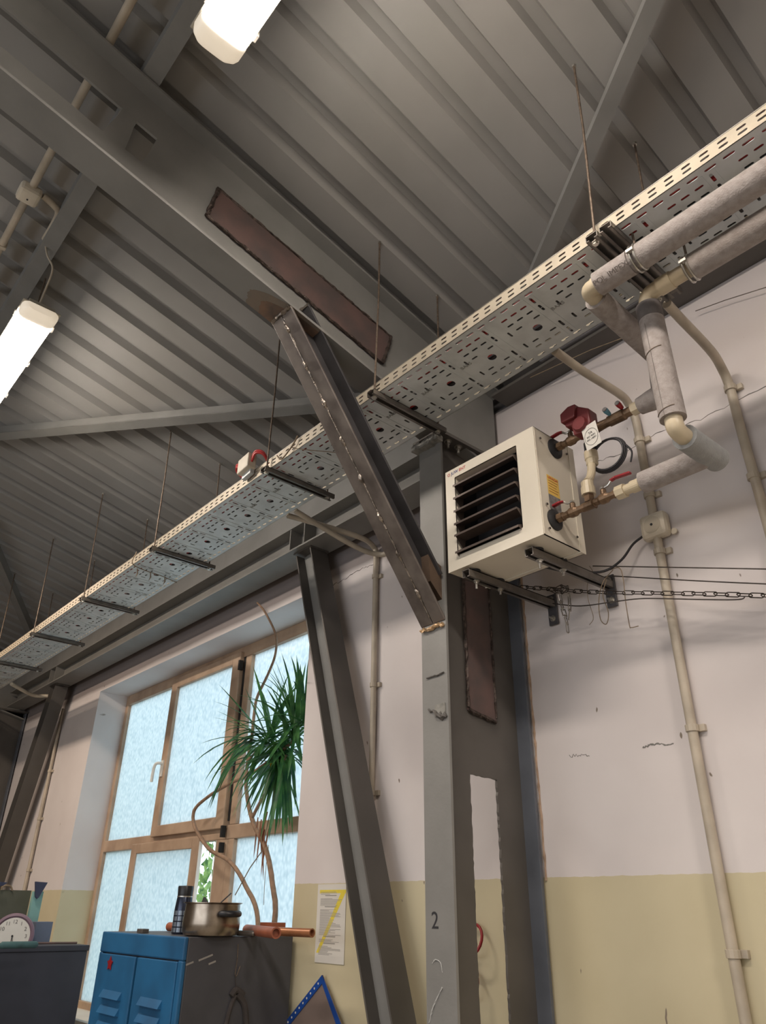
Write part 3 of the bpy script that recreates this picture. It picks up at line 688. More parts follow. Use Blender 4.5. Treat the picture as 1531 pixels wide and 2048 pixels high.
# conduit along the lamp row, its box and the drop to the left lamp
CZ, CY = 4.415, .252
b = MB(); b.tube([(-6.5, CY, CZ), (XR - .1, CY, CZ)], .0165, 12)
tag(b.build('roof_conduit', M_conduit, smooth=True), 'cream conduit running along the roof past the rafter', 'conduit')
t = thing('conduit_junction_box', (-2.745, CY, CZ - .03), 'cream junction box on the roof conduit left of the rafter', 'junction box')
MB().box(-2.79, -2.70, CY - .047, CY + .047, CZ - .045, CZ + .012).build('box_body', M_box, t, bevel=.016)
b = MB(); b.lathe((-2.745, CY, CZ - .052), (0, 0, -1), [(0, .004), (.003, .004)], 10); b.build('screw', M_texth, t)
b = MB(); b.tube(spline([(-2.72, CY + .05, CZ - .01), (-2.735, CY + .10, CZ - .012), (-2.76, CY + .135, CZ - .015), (-2.84, CY + .142, CZ - .018), (-2.955, CY + .142, CZ - .02)], 5), .0155, 10)
b.build('conduit_bend', M_conduit, t, smooth=True)
b = MB(); b.tube(spline([(-2.955, CY + .142, CZ - .02), (-2.955, CY + .17, CZ - .10), (-2.95, CY + .21, CZ - .17), (-3.0, CY + .215, CZ - .26), (-3.05, CY + .215, 4.075)], 6), .0045, 8)
b.build('lamp_cord', M_conduit, t, smooth=True)
for xx in (-2.42, -3.15, -4.0): MB().box(xx - .012, xx + .012, CY - .022, CY + .022, CZ - .02, CZ + .03).build('conduit_clip', M_conduit, t, bevel=.003)

# ================================================================== HEATER
HX0, HX1, HY, HZ0, HZ1, HD = -1.787, -1.338, 1.87, 2.727, 3.170, .235
ht = thing('unit_heater', ((HX0 + HX1) / 2, HY + HD / 2, HZ0), 'square cream fan heater with dark louvres mounted beside the column', 'heater')
fx0, fx1, fz0, fz1 = HX0 + .052, HX1 - .085, HZ0 + .058, HZ1 - .045
b = MB(); b.plate([(HX0, HZ0), (HX1, HZ0), (HX1, HZ1), (HX0, HZ1)], [[(fx0, fz0), (fx1, fz0), (fx1, fz1), (fx0, fz1)]], lambda u, v, q: (u, HY + q, v), .003)
b.box(fx0 - .002, fx0, HY, HY + .035, fz0, fz1); b.box(fx1, fx1 + .002, HY, HY + .035, fz0, fz1); b.box(fx0, fx1, HY, HY + .035, fz0 - .002, fz0); b.box(fx0, fx1, HY, HY + .035, fz1, fz1 + .002)
b.build('front_frame', M_heater, ht)
b = MB(); e = .003
b.box(HX0, HX0 + e, HY + .003, HY + HD, HZ0, HZ1); b.box(HX1 - e, HX1, HY + .003, HY + HD, HZ0, HZ1); b.box(HX0, HX1, HY + .003, HY + HD, HZ1 - e, HZ1); b.box(HX0, HX1, HY + .003, HY + HD, HZ0, HZ0 + e); b.box(HX0, HX1, HY + HD - e, HY + HD, HZ0, HZ1)
b.box(HX1, HX1 + .002, HY + .004, HY + .010, HZ0 + .004, HZ1 - .004)
b.box(HX1, HX1 + .0025, HY + HD - .03, HY + HD + .004, HZ0 - .002, HZ1)
b.box(HX0, HX1 + .003, HY + HD - .03, HY + HD - .026, HZ0 - .004, HZ0)
b.build('casing', M_heater, ht)
MB().box(fx0 + .0, fx1, HY + .12, HY + .125, fz0, fz1).build('heat_exchanger', M_inside, ht)
b = MB(); b.box(fx0 + .001, fx0 + .003, HY + .036, HY + .12, fz0, fz1); b.box(fx1 - .003, fx1 - .001, HY + .036, HY + .12, fz0, fz1); b.box(fx0, fx1, HY + .036, HY + .12, fz1 - .003, fz1 - .001); b.box(fx0, fx1, HY + .036, HY + .12, fz0 + .001, fz0 + .003)
b.build('inner_lining', M_inside, ht)
nb = 6; tilt = [20, 18, 17, 13, -4, 20]
for i in range(nb):
    zc = fz1 - .035 - i * (fz1 - fz0 - .05) / (nb - 1) * 1.0
    a = math.radians(tilt[i]); d = Vector((0, -math.cos(a), -math.sin(a) * 1.0)); n = Vector((0, math.sin(a), -math.cos(a)))
    c = Vector(((fx0 + fx1) / 2, HY + .010, zc)); b = MB()
    b.obox(c, (1, 0, 0), d, n, (fx1 - fx0) / 2 - .004, .030, .0012)
    b.obox(c + d * .030 + n * .0 + Vector((0, 0, -.003)), (1, 0, 0), (0, 1, 0), (0, 0, 1), (fx1 - fx0) / 2 - .004, .0012, .004)
    for s_, xx in ((-1, fx0 + .006), (1, fx1 - .006)):
        b.prism([Vector((xx, c.y, c.z)) + d * .030, Vector((xx, c.y, c.z)) - d * .030, Vector((xx, c.y + .02, c.z - .048))], (.0012, 0, 0))
    b.build('louvre_blade', M_louvre, ht)
b = MB()
for (yy, zz) in ((.03, .40), (.03, .125), (.19, .05), (.03, .03), (.19, .40)): hexbolt(b, (HX1 + .002, HY + yy, HZ0 + zz), (1, 0, 0), .005, .0, False)
b.build('screw', M_rail, ht)
G1 = Vector((HX1, 1.991, 3.122)); G2 = Vector((HX1, 1.941, 2.805))
for g in (G1, G2):
    MB().lathe(g, (1, 0, 0), [(0, .040), (.006, .040), (.012, .032), (.014, .024)], 28).build('pipe_grommet', M_rubber, ht, smooth=True)
SX = HX1 + .0012
MB().prism([(SX, HY + .052, 2.985), (SX, HY + .118, 2.985), (SX, HY + .118, 2.905), (SX, HY + .052, 2.905)], (.0006, 0, 0)).build('warning_sticker', M_sticker, ht)
MB().prism([(SX, HY + .052, 2.905), (SX, HY + .118, 2.905), (SX, HY + .118, 2.845), (SX, HY + .052, 2.845)], (.0006, 0, 0)).build('diagram_sticker', M_stickg, ht)
text('sticker_text', 'UWAGA!', .0145, (SX + .0012, HY + .055, 2.970), (0, 1, 0), (0, 0, 1), M_textr, ht, .0002)
b = MB()
for q in range(5): b.box(SX + .0006, SX + .001, HY + .057, HY + .112 - (q % 3) * .005, 2.961 - q * .011, 2.9635 - q * .011)
b.build('sticker_lines', mat('sticker_line', (150, 96, 50), .6, 0, 0), ht)
text('brand_mark', 'O', .019, (HX0 + .012, HY - .0008, HZ1 - .026), (1, 0, 0), (0, 0, 1), M_textr, ht, .0003)
text('brand_mark', 'JUW', .019, (HX0 + .032, HY - .0008, HZ1 - .026), (1, 0, 0), (0, 0, 1), M_textb, ht, .0003)
text('brand_mark', 'ENT', .019, (HX0 + .0755, HY - .0008, HZ1 - .026), (1, 0, 0), (0, 0, 1), M_textr, ht, .0003)
# brackets under the heater
for xr, z_, nm, fy in ((-1.703, 2.70, 'left bracket rail under the heater, bolted to the wall', 1.875), (-1.428, 2.70, 'right bracket rail under the heater, bolted to the wall', 1.90)):
    t = thing('heater_bracket', (xr, 2.39, z_), nm, 'bracket', None)
    b = MB(); 
    for q in (0, 1): pass
    z0_ = z_ - .014; crail(b, (xr, fy, z0_), (xr, 2.385, z0_ + .012), .036, .03, .003); b.build('rail', M_rail, t)
    MB().box(xr - .022, xr + .022, 2.386, 2.394, z_ - .075, z_ + .055).build('wall_plate', M_rawd, t, bevel=.002)
    b = MB(); hexbolt(b, (xr, 2.386, z_ - .048), (0, -1, 0), .009, .015); hexbolt(b, (xr, 2.386, z_ + .036), (0, -1, 0), .008, .012)
    hexbolt(b, (xr, fy + .055, z0_), (0, 0, -1), .009, .022); hexbolt(b, (xr, fy + .19, z0_ + .004), (0, 0, -1), .009, .012); b.build('bolt', M_zinc, t)
    for yy in (.05, .185): MB().lathe((xr, fy + yy, z0_ + .031), (0, 0, 1), [(0, .022), (HZ0 - z0_ - .032, .022)], 20).build('rubber_foot', M_rubber, t, smooth=True)

# ================================================================== PIPEWORK
LY, LZ = 1.941, 2.805
def ball_valve(x, y, z, hx, label, up=.0):
    t = thing('ball_valve', (x, y, z), label, 'valve')
    b = MB(); b.lathe((x - .05, y, z), (1, 0, 0), [(0, .015), (.012, .015), (.014, .012), (.03, .013), (.04, .018), (.06, .018), (.07, .013), (.086, .012), (.088, .015), (.10, .015)], 12)
    b.lathe((x, y, z + .012), (0, 0, 1), [(0, .010), (.02, .010), (.022, .006), (.032, .006)], 12); b.build('valve_body', M_brass, t)
    b = MB(); s_ = hx; b.tube(spline([(x, y, z + .040), (x + s_ * .02, y, z + .042), (x + s_ * .035, y, z + .056)], 4), .004, 8)
    b.lathe((x, y, z + .036), (0, 0, 1), [(0, .009), (.007, .009)], 6); b.build('stem', M_zinc, t)
    b = MB(); b.bar((x + s_ * .032, y, z + .054), (x + s_ * .05, y, z + .058), (0, 1, 0), .016, .007); b.bar((x + s_ * .048, y, z + .058), (x + s_ * .108, y, z + .052), (0, 1, 0), .016, .008); b.build('handle', M_red, t, bevel=.003)
    return t
UY, UZ = 1.991, 3.122
ball_valve(-1.262, UY, UZ, -1, 'red-handled ball valve on the upper heater pipe')
ball_valve(-1.258, LY, LZ, -1, 'red-handled ball valve on the lower heater pipe, next to the casing')
ball_valve(-1.135, LY, LZ + .002, 1, 'red-handled ball valve beside the pipe tee, handle pointing right')
# fittings between: nipples
tp = thing('lower_heater_pipe', (-1.0, LY, LZ), 'brass and cream pipe run entering the heater at the bottom', 'pipe')
b = MB(); b.lathe((HX1, LY, LZ), (1, 0, 0), [(0, .012), (.03, .012)], 12); b.lathe((-1.32, LY, LZ), (1, 0, 0), [(0, .018), (.02, .018)], 6)
b.lathe((-1.208, LY, LZ), (1, 0, 0), [(0, .016), (.03, .016), (.035, .019)], 12); b.lathe((-1.19, LY, LZ + .01), (0, 0, 1), [(0, .018), (.028, .018)], 6)
b.build('brass_tee', M_brass, tp)
b = MB(); b.lathe((-1.085, LY, LZ), (1, 0, 0), [(0, .024), (.03, .024)], 8); b.lathe((-1.056, LY, LZ), (1, 0, 0), [(0, .017), (.025, .017), (.026, .021), (.055, .021), (.056, .019), (.075, .019)], 20)
b.build('union_nut', M_pvc, tp)
b = MB(); b.lathe((-.992, LY, LZ), (1, 0, 0), [(0, .036), (.225, .035)], 28); b.build('pipe_insulation', M_insul, tp, smooth=True)
# vertical link between the two
b = MB(); xl = -1.19
b.lathe((xl, LY, LZ + .038), (0, 0, 1), [(0, .024), (.028, .024), (.03, .021), (.05, .021), (.055, .014)], 14)
b.tube([(xl, LY, LZ + .09), (xl, LY + .02, LZ + .11), (xl, LY + .035, LZ + .14), (xl, UY - .002, UZ - .12)], .0145, 14)
b.lathe((xl, UY, UZ - .085), (0, 0, -1), [(0, .024), (.030, .024), (.034, .021), (.052, .021), (.056, .017)], 14); b.build('vertical_link', M_pvc, tp)
up = thing('upper_heater_pipe', (-1.0, UY, UZ), 'brass pipe run entering the heater at the top', 'pipe')
b = MB(); b.lathe((HX1, UY, UZ), (1, 0, 0), [(0, .012), (.03, .012)], 12); b.lathe((-1.32, UY, UZ), (1, 0, 0), [(0, .017), (.02, .017)], 6)
b.lathe((-1.215, UY, UZ), (1, 0, 0), [(0, .018), (.05, .022), (.07, .018), (.10, .016), (.16, .016)], 14); b.lathe((xl, UY, UZ), (0, 0, -1), [(0, .018), (.05, .018)], 8)
b.build('brass_body', M_brass, up)
MB().lathe((-1.10, UY, UZ), (1, 0, 0), [(0, .02), (.06, .021), (.065, .017), (.10, .017)], 14).build('balancing_valve', M_brass, up)
MB().lathe((xl, UY, UZ - .048), (0, 0, -1), [(0, .021), (.036, .021)], 16).build('black_collar', M_rubber, up)
for xx, m_ in ((-1.085, M_blue), (-1.035, M_red)):
    MB().lathe((xx, UY - .018, UZ + .014), (0, -1, .25), [(0, .007), (.018, .010), (.028, .010)], 14).build('test_point', m_, up, smooth=True)
    MB().lathe((xx, UY - .046, UZ + .021), (0, -1, .25), [(0, .009), (.003, .009)], 14).build('test_cap', M_stickg, up)
b = MB(); b.lathe((-1.008, UY, UZ), (1, 0, 0), [(0, .023), (.03, .023)], 8); b.build('union_nut', M_pvc, up)
b = MB(); pts = [(-.98, UY, UZ), (-.955, UY, UZ), (-.94, UY, UZ), (-.915, UY, UZ), (-.888, UY, UZ + .002)]
b.tube(pts, [.030, .033, .036, .038, .036], 24); b.build('pipe_insulation', M_insul, up, smooth=True)
# actuator
ac = thing('valve_actuator', (xl, UY, UZ), 'dark red valve actuator above the upper heater pipe', 'actuator')
b = MB(); cx, cy, cz = xl + .002, UY - .022, UZ + .03
pr = [(-.030, -.052), (.022, -.060), (.044, -.030), (.044, .028), (.0, .060), (-.036, .058), (-.060, .030), (-.060, -.002), (-.034, -.006)]
b.prism([(cx + a_, cy - .03, cz + c_) for a_, c_ in pr], (0, .055, 0)); b.build('actuator_body', M_redact, ac, bevel=.006)
b = MB(); b.prism([(cx - .066, cy - .045, cz + .012), (cx - .008, cy - .045, cz + .010), (cx + .002, cy - .045, cz + .062), (cx - .03, cy - .045, cz + .066), (cx - .066, cy - .045, cz + .050)], (0, .03, 0)); b.build('actuator_head', M_redact, ac, bevel=.004)
b = MB(); b.lathe((cx + .006, cy - .032, cz - .024), (0, -1, 0), [(0, .030), (.012, .026)], 10); b.build('actuator_knob', M_redact, ac)
# tag hanging from the valve
tg = thing('paper_tag', (-1.145, UY - .04, UZ - .09), 'cream paper tag with round stamp hanging from the upper valve', 'tag')
tr_, tu_ = Vector((.97, -.05, .10)).normalized(), Vector((-.12, 0, 1)).normalized()
q0 = Vector((-1.172, UY - .052, UZ - .112))
MB().prism([q0, q0 + tr_ * .062, q0 + tr_ * .062 + tu_ * .098, q0 + tu_ * .098], (0, .0006, 0)).build('tag_card', M_paper, tg)
cc = q0 + tr_ * .031 + tu_ * .045 - Vector((0, .001, 0))
b = MB(); b.tube([cc + tr_ * .027 * math.cos(a_ * PI / 12) + tu_ * .034 * math.sin(a_ * PI / 12) for a_ in range(24)], .0006, 4, closed=True); b.build('stamp_ring', M_texth, tg)
text('tag_text', 'TA', .014, cc - tr_ * .0 + tu_ * .012, tr_, tu_, M_texth, tg, .0002, 'CENTER')
text('tag_text', 'ISO 9001', .0098, cc + tu_ * .0, tr_, tu_, M_texth, tg, .0002, 'CENTER')
text('tag_text', 'ISO 14001', .0098, cc - tu_ * .012, tr_, tu_, M_texth, tg, .0002, 'CENTER')
MB().tube([q0 + tr_ * .03 + tu_ * .085, (xl + .03, UY - .045, UZ - .004)], .001, 5).build('tag_string', M_cord, tg)
# coiled actuator lead
b = MB(); ctr = Vector((-1.13, UY + .01, UZ - .12))
ax_, az_ = Vector((1, 0, 0)), Vector((0, 0, 1))
for q in range(3):
    b.tube([ctr + ax_ * (.062 + q * .003) * math.cos(a_) + az_ * (.058 + q * .003) * math.sin(a_) + Vector((0, q * .005 - .005, 0)) for a_ in [PI * .62 - 2 * PI * k / 28 for k in range(29)]], .0042, 7)
b.tube(spline([ctr + Vector((.05, 0, .035)), ctr + Vector((.075, 0, .0)), ctr + Vector((.088, 0, -.03)), ctr + Vector((.078, 0, -.065))], 5), .0035, 6)
tag(b.build('coiled_lead', M_blackc, smooth=True), 'coiled black cable hanging behind the paper tag', 'cable')

def insulated(name, segs, label):
    t = thing(name, segs[0][1][0], label, 'pipe')
    return t
# supply: near pipe along the tray, turning to the wall
P1Y, P1Z, P1X = 1.573, 3.295, -.873
s1 = thing('near_heating_pipe', (-.3, P1Y, P1Z), 'insulated heating pipe nearest the camera, printed lettering, turning to the wall', 'pipe')
def sleeve(a, c, r_, m_, par, seg=28):
    n = 14; a = Vector(a); c = Vector(c)
    return MB().tube([a.lerp(c, i / n) for i in range(n + 1)], r_, seg, jit=.006).build('pipe_insulation', m_, par, smooth=True)
sleeve((P1X + .04, P1Y, P1Z), (-.716, P1Y, P1Z), .0385, M_insul, s1); sleeve((-.690, P1Y, P1Z), (1.2, P1Y, P1Z), .0405, M_insul, s1)
MB().tube([(-.72, P1Y, P1Z), (-.685, P1Y, P1Z)], .033, 20).build('core_pipe', M_insul, s1)
MB().tube([(P1X + .06, P1Y, P1Z), (P1X + .03, P1Y, P1Z)] + arc((P1X + .02, P1Y, P1Z), (P1X, P1Y, P1Z), (P1X, P1Y + .03, P1Z), 6) + [(P1X, P1Y + .055, P1Z)], .0255, 20).build('elbow', M_pvc, s1, smooth=True)
MB().lathe((P1X + .028, P1Y, P1Z), (1, 0, 0), [(0, .028), (.02, .028)], 20).build('elbow_collar', M_pvc, s1, smooth=True)
sleeve((P1X, P1Y + .045, P1Z), (P1X - .010, 1.985, P1Z - .01), .0375, M_insul, s1)
b = MB(); b.tube([(P1X - .010, 1.965, P1Z - .01), (P1X - .012, 1.993, P1Z - .02), (P1X - .022, 1.993, UZ + .005)], .034, 20); b.build('pipe_insulation', M_insul, s1, smooth=True)
# lettering on the sleeve: on the lower front side
tx = Vector((-.832, P1Y - .0255, P1Z - .0295)); 
text('pipe_lettering', 'POL IMPEX', .024, tx + Vector((.002, -.003, -.002)), (1, 0, 0), (0, -.75, .66), M_textg, s1, .0012)
# return: second pipe and the riser down
P2Y, P2Z, P2X = 1.727, 3.298, -.768
s2 = thing('riser_heating_pipe', (-.771, 1.756, 2.805), 'insulated heating pipe dropping from the tray to the lower heater pipe', 'pipe')
sleeve((-.611, P2Y, P2Z), (1.2, P2Y, P2Z), .0405, M_insul, s2)
MB().tube([(-.605, P2Y, P2Z), (P2X + .045, P2Y, P2Z)] + arc((P2X + .035, P2Y, P2Z), (P2X, P2Y, P2Z), (P2X - .002, P2Y + .012, P2Z - .035), 6) + [(P2X - .004, P2Y + .02, P2Z - .06)], .0255, 20).build('elbow', M_pvc, s2, smooth=True)
MB().lathe((P2X + .05, P2Y, P2Z), (1, 0, 0), [(0, .029), (.045, .029)], 20).build('elbow_collar', M_pvc, s2, smooth=True)
rt, rb_ = Vector((P2X - .002, P2Y + .015, P2Z - .035)), Vector((-.771, 1.752, 2.845))
sleeve(rt, rb_, .0375, M_insul, s2)
MB().tube([rt + Vector((0, 0, .002)), rt.lerp(rb_, .13)], .0385, 28).build('dark_cuff', mat('insulation_dark', (104, 98, 96), .8, 0, .1, 40), s2, smooth=True)
b = MB(); 
for f_ in (.42, .93): 
    c = rt.lerp(rb_, f_); b.tube([c + Vector((math.cos(a_) * .038, math.sin(a_) * .038, a_ * .006)) for a_ in [-2.6 + .25 * k for k in range(8)]], .0016, 5)
b.build('wire_staple', M_rod, s2)
b = MB(); dr = (rb_ - rt); b.tube([rt.lerp(rb_, .2 + k * .04) + Vector((-.006, -.0375, 0)) for k in range(21)], .0008, 4); b.build('sleeve_seam', M_textg, s2)
MB().tube([rb_ + Vector((0, 0, .02)), rb_ + Vector((0, 0, -.01))] + arc(rb_ + Vector((0, 0, -.02)), Vector((-.771, 1.754, LZ)), Vector((-.771, 1.79, LZ)), 6) + [(-.771, 1.82, LZ)], .0255, 20).build('elbow', M_pvc, s2, smooth=True)
sl = sleeve((-.771, 1.80, LZ), (-.768, 1.985, LZ), .038, M_insulb, s2); sl['label'] = 'bluish insulation sleeve towards the wall'
# pipe clamps on the rails
for (px_, py_, pz_, lb) in ((-.702, P1Y, P1Z, 'steel pipe clamp holding the near insulated pipe'), (-.622, P2Y, P2Z, 'steel pipe clamp holding the second insulated pipe')):
    t = thing('pipe_clamp', (px_, py_, pz_), lb, 'clamp')
    b = MB(); b.tube([(px_, py_ + .0415 * math.cos(a_), pz_ + .0415 * math.sin(a_)) for a_ in [2 * PI * k / 24 for k in range(24)]], .004, 8, closed=True); b.tube([(px_ + .014, py_ + .0415 * math.cos(a_), pz_ + .0415 * math.sin(a_)) for a_ in [2 * PI * k / 24 for k in range(24)]], .004, 8, closed=True); b.build('clamp_ring', M_zinc, t, smooth=True)
    b = MB(); b.box(px_ - .004, px_ + .018, py_ - .050, py_ - .038, pz_ - .006, pz_ + .004); b.build('clamp_ear', M_zinc, t)
    MB().tube([(px_ + .005, py_, pz_ + .038), (px_ + .005, py_, TZ - .001)], .004, 8).build('clamp_rod', M_rod, t)

# ================================================================== CONDUITS ON THE WALL
def saddle(b, x, z, y=WY, r_=.018):
    n = 12
    vs = []
    for zz in (z - .011, z + .011):
        for k in range(n): a_ = 2 * PI * k / n; vs.append((x + (r_ + .005) * math.cos(a_), y - .024 + (r_ + .005) * math.sin(a_), zz))
    b.add(vs, [(k, (k + 1) % n, (k + 1) % n + n, k + n) for k in range(n)] + [tuple(range(n)), tuple(range(2 * n - 1, n - 1, -1))])
    b.box(x + r_ - .002, x + r_ + .022, y - .016, y, z - .011, z + .011)
def conduit(name, pts, r_, zs, label, x):
    t = thing(name, (x, WY - .024, min(p[2] for p in pts)), label, 'conduit')
    MB().tube(pts, r_, 14).build('pipe', M_conduit, t, smooth=True)
    if zs:
        for z in zs:
            b = MB(); saddle(b, x, z, WY, r_); b.build('pipe_saddle', M_conduit, t, bevel=.001)
    return t
cy = WY - .024
# right conduit with box
xr_ = -1.197
def zat(px, py): return onY(px, py, cy).z
cA = conduit('wall_conduit', spline([(-1.205, 1.868, 3.440), (-1.205, 2.05, 3.44), (-1.190, 2.26, 3.435), (-1.198, 2.34, 3.43), (xr_, cy, 3.36), (xr_, cy, 3.2), (xr_, cy, 2.915)], 5), .0165,
       [zat(1270, 885), zat(1295, 992)], 'cream conduit dropping from the tray to the wall junction box', xr_)
cB = conduit('wall_conduit', [(xr_, cy, 2.835), (xr_, cy, 2.6), (xr_ - .0, cy, 2.0), (xr_, cy, .35)], .0165, [zat(1318, 1104), zat(1381, 1457), zat(1467, 1908)], 'long cream conduit running down the wall below the junction box', xr_)
cC = conduit('wall_conduit', spline([(-.779, 1.905, 3.39), (-.785, 2.0, 3.39), (-.795, 2.22, 3.385), (-.812, 2.335, 3.375), (-.815, cy, 3.30), (-.815, cy, 3.1), (-.808, cy, 2.5), (-.80, cy, .4)], 5), .0165, [zat(1462, 776), zat(1513, 950)], 'cream conduit at the right edge, sloping off the tray then down', -.815)
t = thing('wall_junction_box', (-1.192, WY, 2.835), 'square cream junction box with a dimpled lid on the wall', 'junction box')
MB().box(-1.247, -1.143, WY - .052, WY - .001, 2.825, 2.925).build('box_body', M_box, t, bevel=.016)
MB().lathe((-1.195, WY - .0515, 2.875), (0, -1, 0), [(0, .034), (.002, .033)], 28).build('lid_dimple', mat('box_dimple', (190, 180, 162), .5, 0, .04, 10), t)
MB().lathe((-1.195, WY - .054, 2.875), (0, -1, 0), [(0, .005), (.002, .005)], 10).build('screw', M_texth, t)
MB().lathe((-1.133, WY - .010, 2.838), (0, -1, 0), [(0, .012), (.006, .012)], 14).build('fixing_lug', M_box, t)
b = MB(); pts = [(-1.25, WY - .03, 2.853), (-1.29, WY - .04, 2.83), (-1.335, WY - .06, 2.775), (-1.39, 2.30, 2.735), (-1.44, 2.20, 2.715), (-1.48, 2.14, 2.72), (-1.52, 2.09, 2.735)]
b.tube(spline(pts, 6), .0048, 8); tag(b.build('power_cable', M_blackc, smooth=True), 'thin black cable from the wall junction box to the heater', 'cable')
# left conduits near the knee brace
xl_ = -2.815
conduit('wall_conduit', spline([(-2.906, 1.845, 3.405), (-2.87, 2.0, 3.40), (-2.80, 2.25, 3.375), (xl_, cy - .02, 3.36), (xl_, cy, 3.31), (xl_, cy, 3.1), (xl_, cy, 1.87)], 5), .0145, [zat(758, 1150), zat(754, 1368), zat(750, 1585)], 'thin cream conduit down the wall between leg and column', xl_)
conduit('wall_conduit', spline([(-2.835, 1.845, 3.405), (-2.83, 2.0, 3.37), (-2.80, 2.22, 3.31), (-2.76, cy - .03, 3.29), (-2.66, cy - .01, 3.285), (-2.30, cy - .004, 3.28), (-2.02, cy - .004, 3.28)], 5), .0145, [], 'cream conduit bending along the wall behind the knee brace', -2.6)
conduit('wall_conduit', [(-7.44, cy, 3.27), (-7.44, cy, 2.4), (-7.44, cy, 1.3)], .0145, [zat(106, 1540), zat(82, 1637), zat(60, 1740)], 'cream conduit left of the window', -7.44)
p0 = onZ(23, 1368, 3.34); b = MB(); p1 = onZ(65, 1390, 3.33); p2 = onZ(96, 1392, 3.34)
b.tube(spline([p0, p1, p2], 6), .016, 10); tag(b.build('conduit_offcut', M_conduit, smooth=True), 'short bent conduit beside the far left leg', 'conduit')

# ================================================================== CHAIN, WIRES
def chain(pts, L=.042, W=.017, r_=.0019):
    b = MB(); P = spline(pts, 24); cum = [0]
    for i in range(1, len(P)): cum.append(cum[-1] + (P[i] - P[i - 1]).length)
    s_, i, n = 0, 0, 0
    def at(s):
        for i in range(1, len(P)):
            if cum[i] >= s: f_ = (s - cum[i - 1]) / max(1e-9, cum[i] - cum[i - 1]); return P[i - 1].lerp(P[i], f_)
        return P[-1]
    while s_ + L < cum[-1]:
        a, c = at(s_), at(s_ + L); d = (c - a).normalized(); ref = Vector((0, -1, .3)) if n % 2 else Vector((0, .3, 1))
        sd = (ref - d * ref.dot(d)).normalized(); m = (a + c) / 2; pts_ = []
        for k in range(14):
            t_ = 2 * PI * k / 14; cx_ = math.cos(t_); pts_.append(m + d * ((L / 2 - W / 2 + .003) * (1 if cx_ > 0 else -1) + cx_ * W / 2) + sd * math.sin(t_) * W / 2)
        b.tube(pts_, r_, 6, closed=True); s_ += L - .004; n += 1
    return b
ch = thing('steel_chain', onY(1050, 1177, 2.33), 'dark steel chain stretched from under the heater to the right edge', 'chain')
def W3(px, py, y=2.30): return onY(px, py, y)
chain([W3(1040, 1174, 2.34), W3(1100, 1178, 2.33), W3(1180, 1184), W3(1300, 1186), W3(1420, 1188), W3(1580, 1193)]).build('chain_run', M_chain, ch)
chain([W3(1100, 1178), W3(1120, 1186), W3(1135, 1176), W3(1120, 1172), W3(1108, 1180)], .036, .016).build('chain_knot', M_chain, ch)
o = chain([W3(1118, 1188), W3(1124, 1215), W3(1133, 1245), W3(1136, 1278)], .036, .015, .0023).build('chain_tail', M_chainb, ch); o['label'] = 'bright hanging end of the chain'
chain([W3(1137, 1188), W3(1139, 1215), W3(1136, 1245)], .036, .015, .0023).build('chain_tail', M_chainb, ch)
for pts, lb, nm in [([W3(1185, 1132, 2.35), W3(1360, 1135), W3(1580, 1139)], 'thin rusty wire stretched above the chain, upper of two', 'wire'),
                ([W3(1225, 1152, 2.35), W3(1400, 1162), W3(1580, 1170)], 'thin rusty wire stretched just above the chain, lower of two', 'wire'),
                ([W3(1105, 1207, 2.36), W3(1160, 1212), W3(1230, 1203), W3(1290, 1197), W3(1400, 1199), W3(1476, 1199), W3(1490, 1192)], 'black wire sagging just below the chain', 'wire')]:
    tag(MB().tube(spline(pts, 6), .0022, 6).build('stretched_wire', M_chain), lb, nm)
b = MB(); b.tube(spline([W3(1178, 1132, 2.34), W3(1184, 1145), W3(1174, 1170), W3(1176, 1200), W3(1186, 1235), W3(1178, 1250)], 6), .0012, 5)
tag(b.build('hanging_string', M_cord), 'thin pale string dangling from the right heater bracket, leftmost', 'string')
b = MB(); b.tube(spline([W3(1225, 1140, 2.35), W3(1205, 1165), W3(1197, 1200), W3(1200, 1238), W3(1212, 1248), W3(1216, 1225), W3(1205, 1190), W3(1212, 1160)], 6), .0018, 5)
tag(b.build('hanging_string', M_cord), 'looped brown string hanging below the right heater bracket', 'string')
b = MB(); b.tube(spline([W3(1218, 1140, 2.35), W3(1238, 1136), W3(1246, 1160), W3(1250, 1200), W3(1258, 1250), W3(1262, 1255), W3(1276, 1252)], 6), .0018, 5)
tag(b.build('hanging_string', M_cord), 'brown string hanging with a knotted end at the bottom', 'string')
# telephone wire near the wall head
tag(MB().tube([onY(1390, 622, 2.37), onY(1450, 600, 2.37), onY(1545, 570, 2.37)], .002, 5).build('wall_wire', M_chain), 'thin wire along the wall at the upper right corner', 'wire')
tag(MB().tube([onY(1060, 755, 2.3), onY(1180, 700, 2.3), onY(1255, 672, 2.3)], .002, 5).build('wall_wire', M_cord), 'pale thin wire under the wall head beam behind the insulated pipe', 'wire')

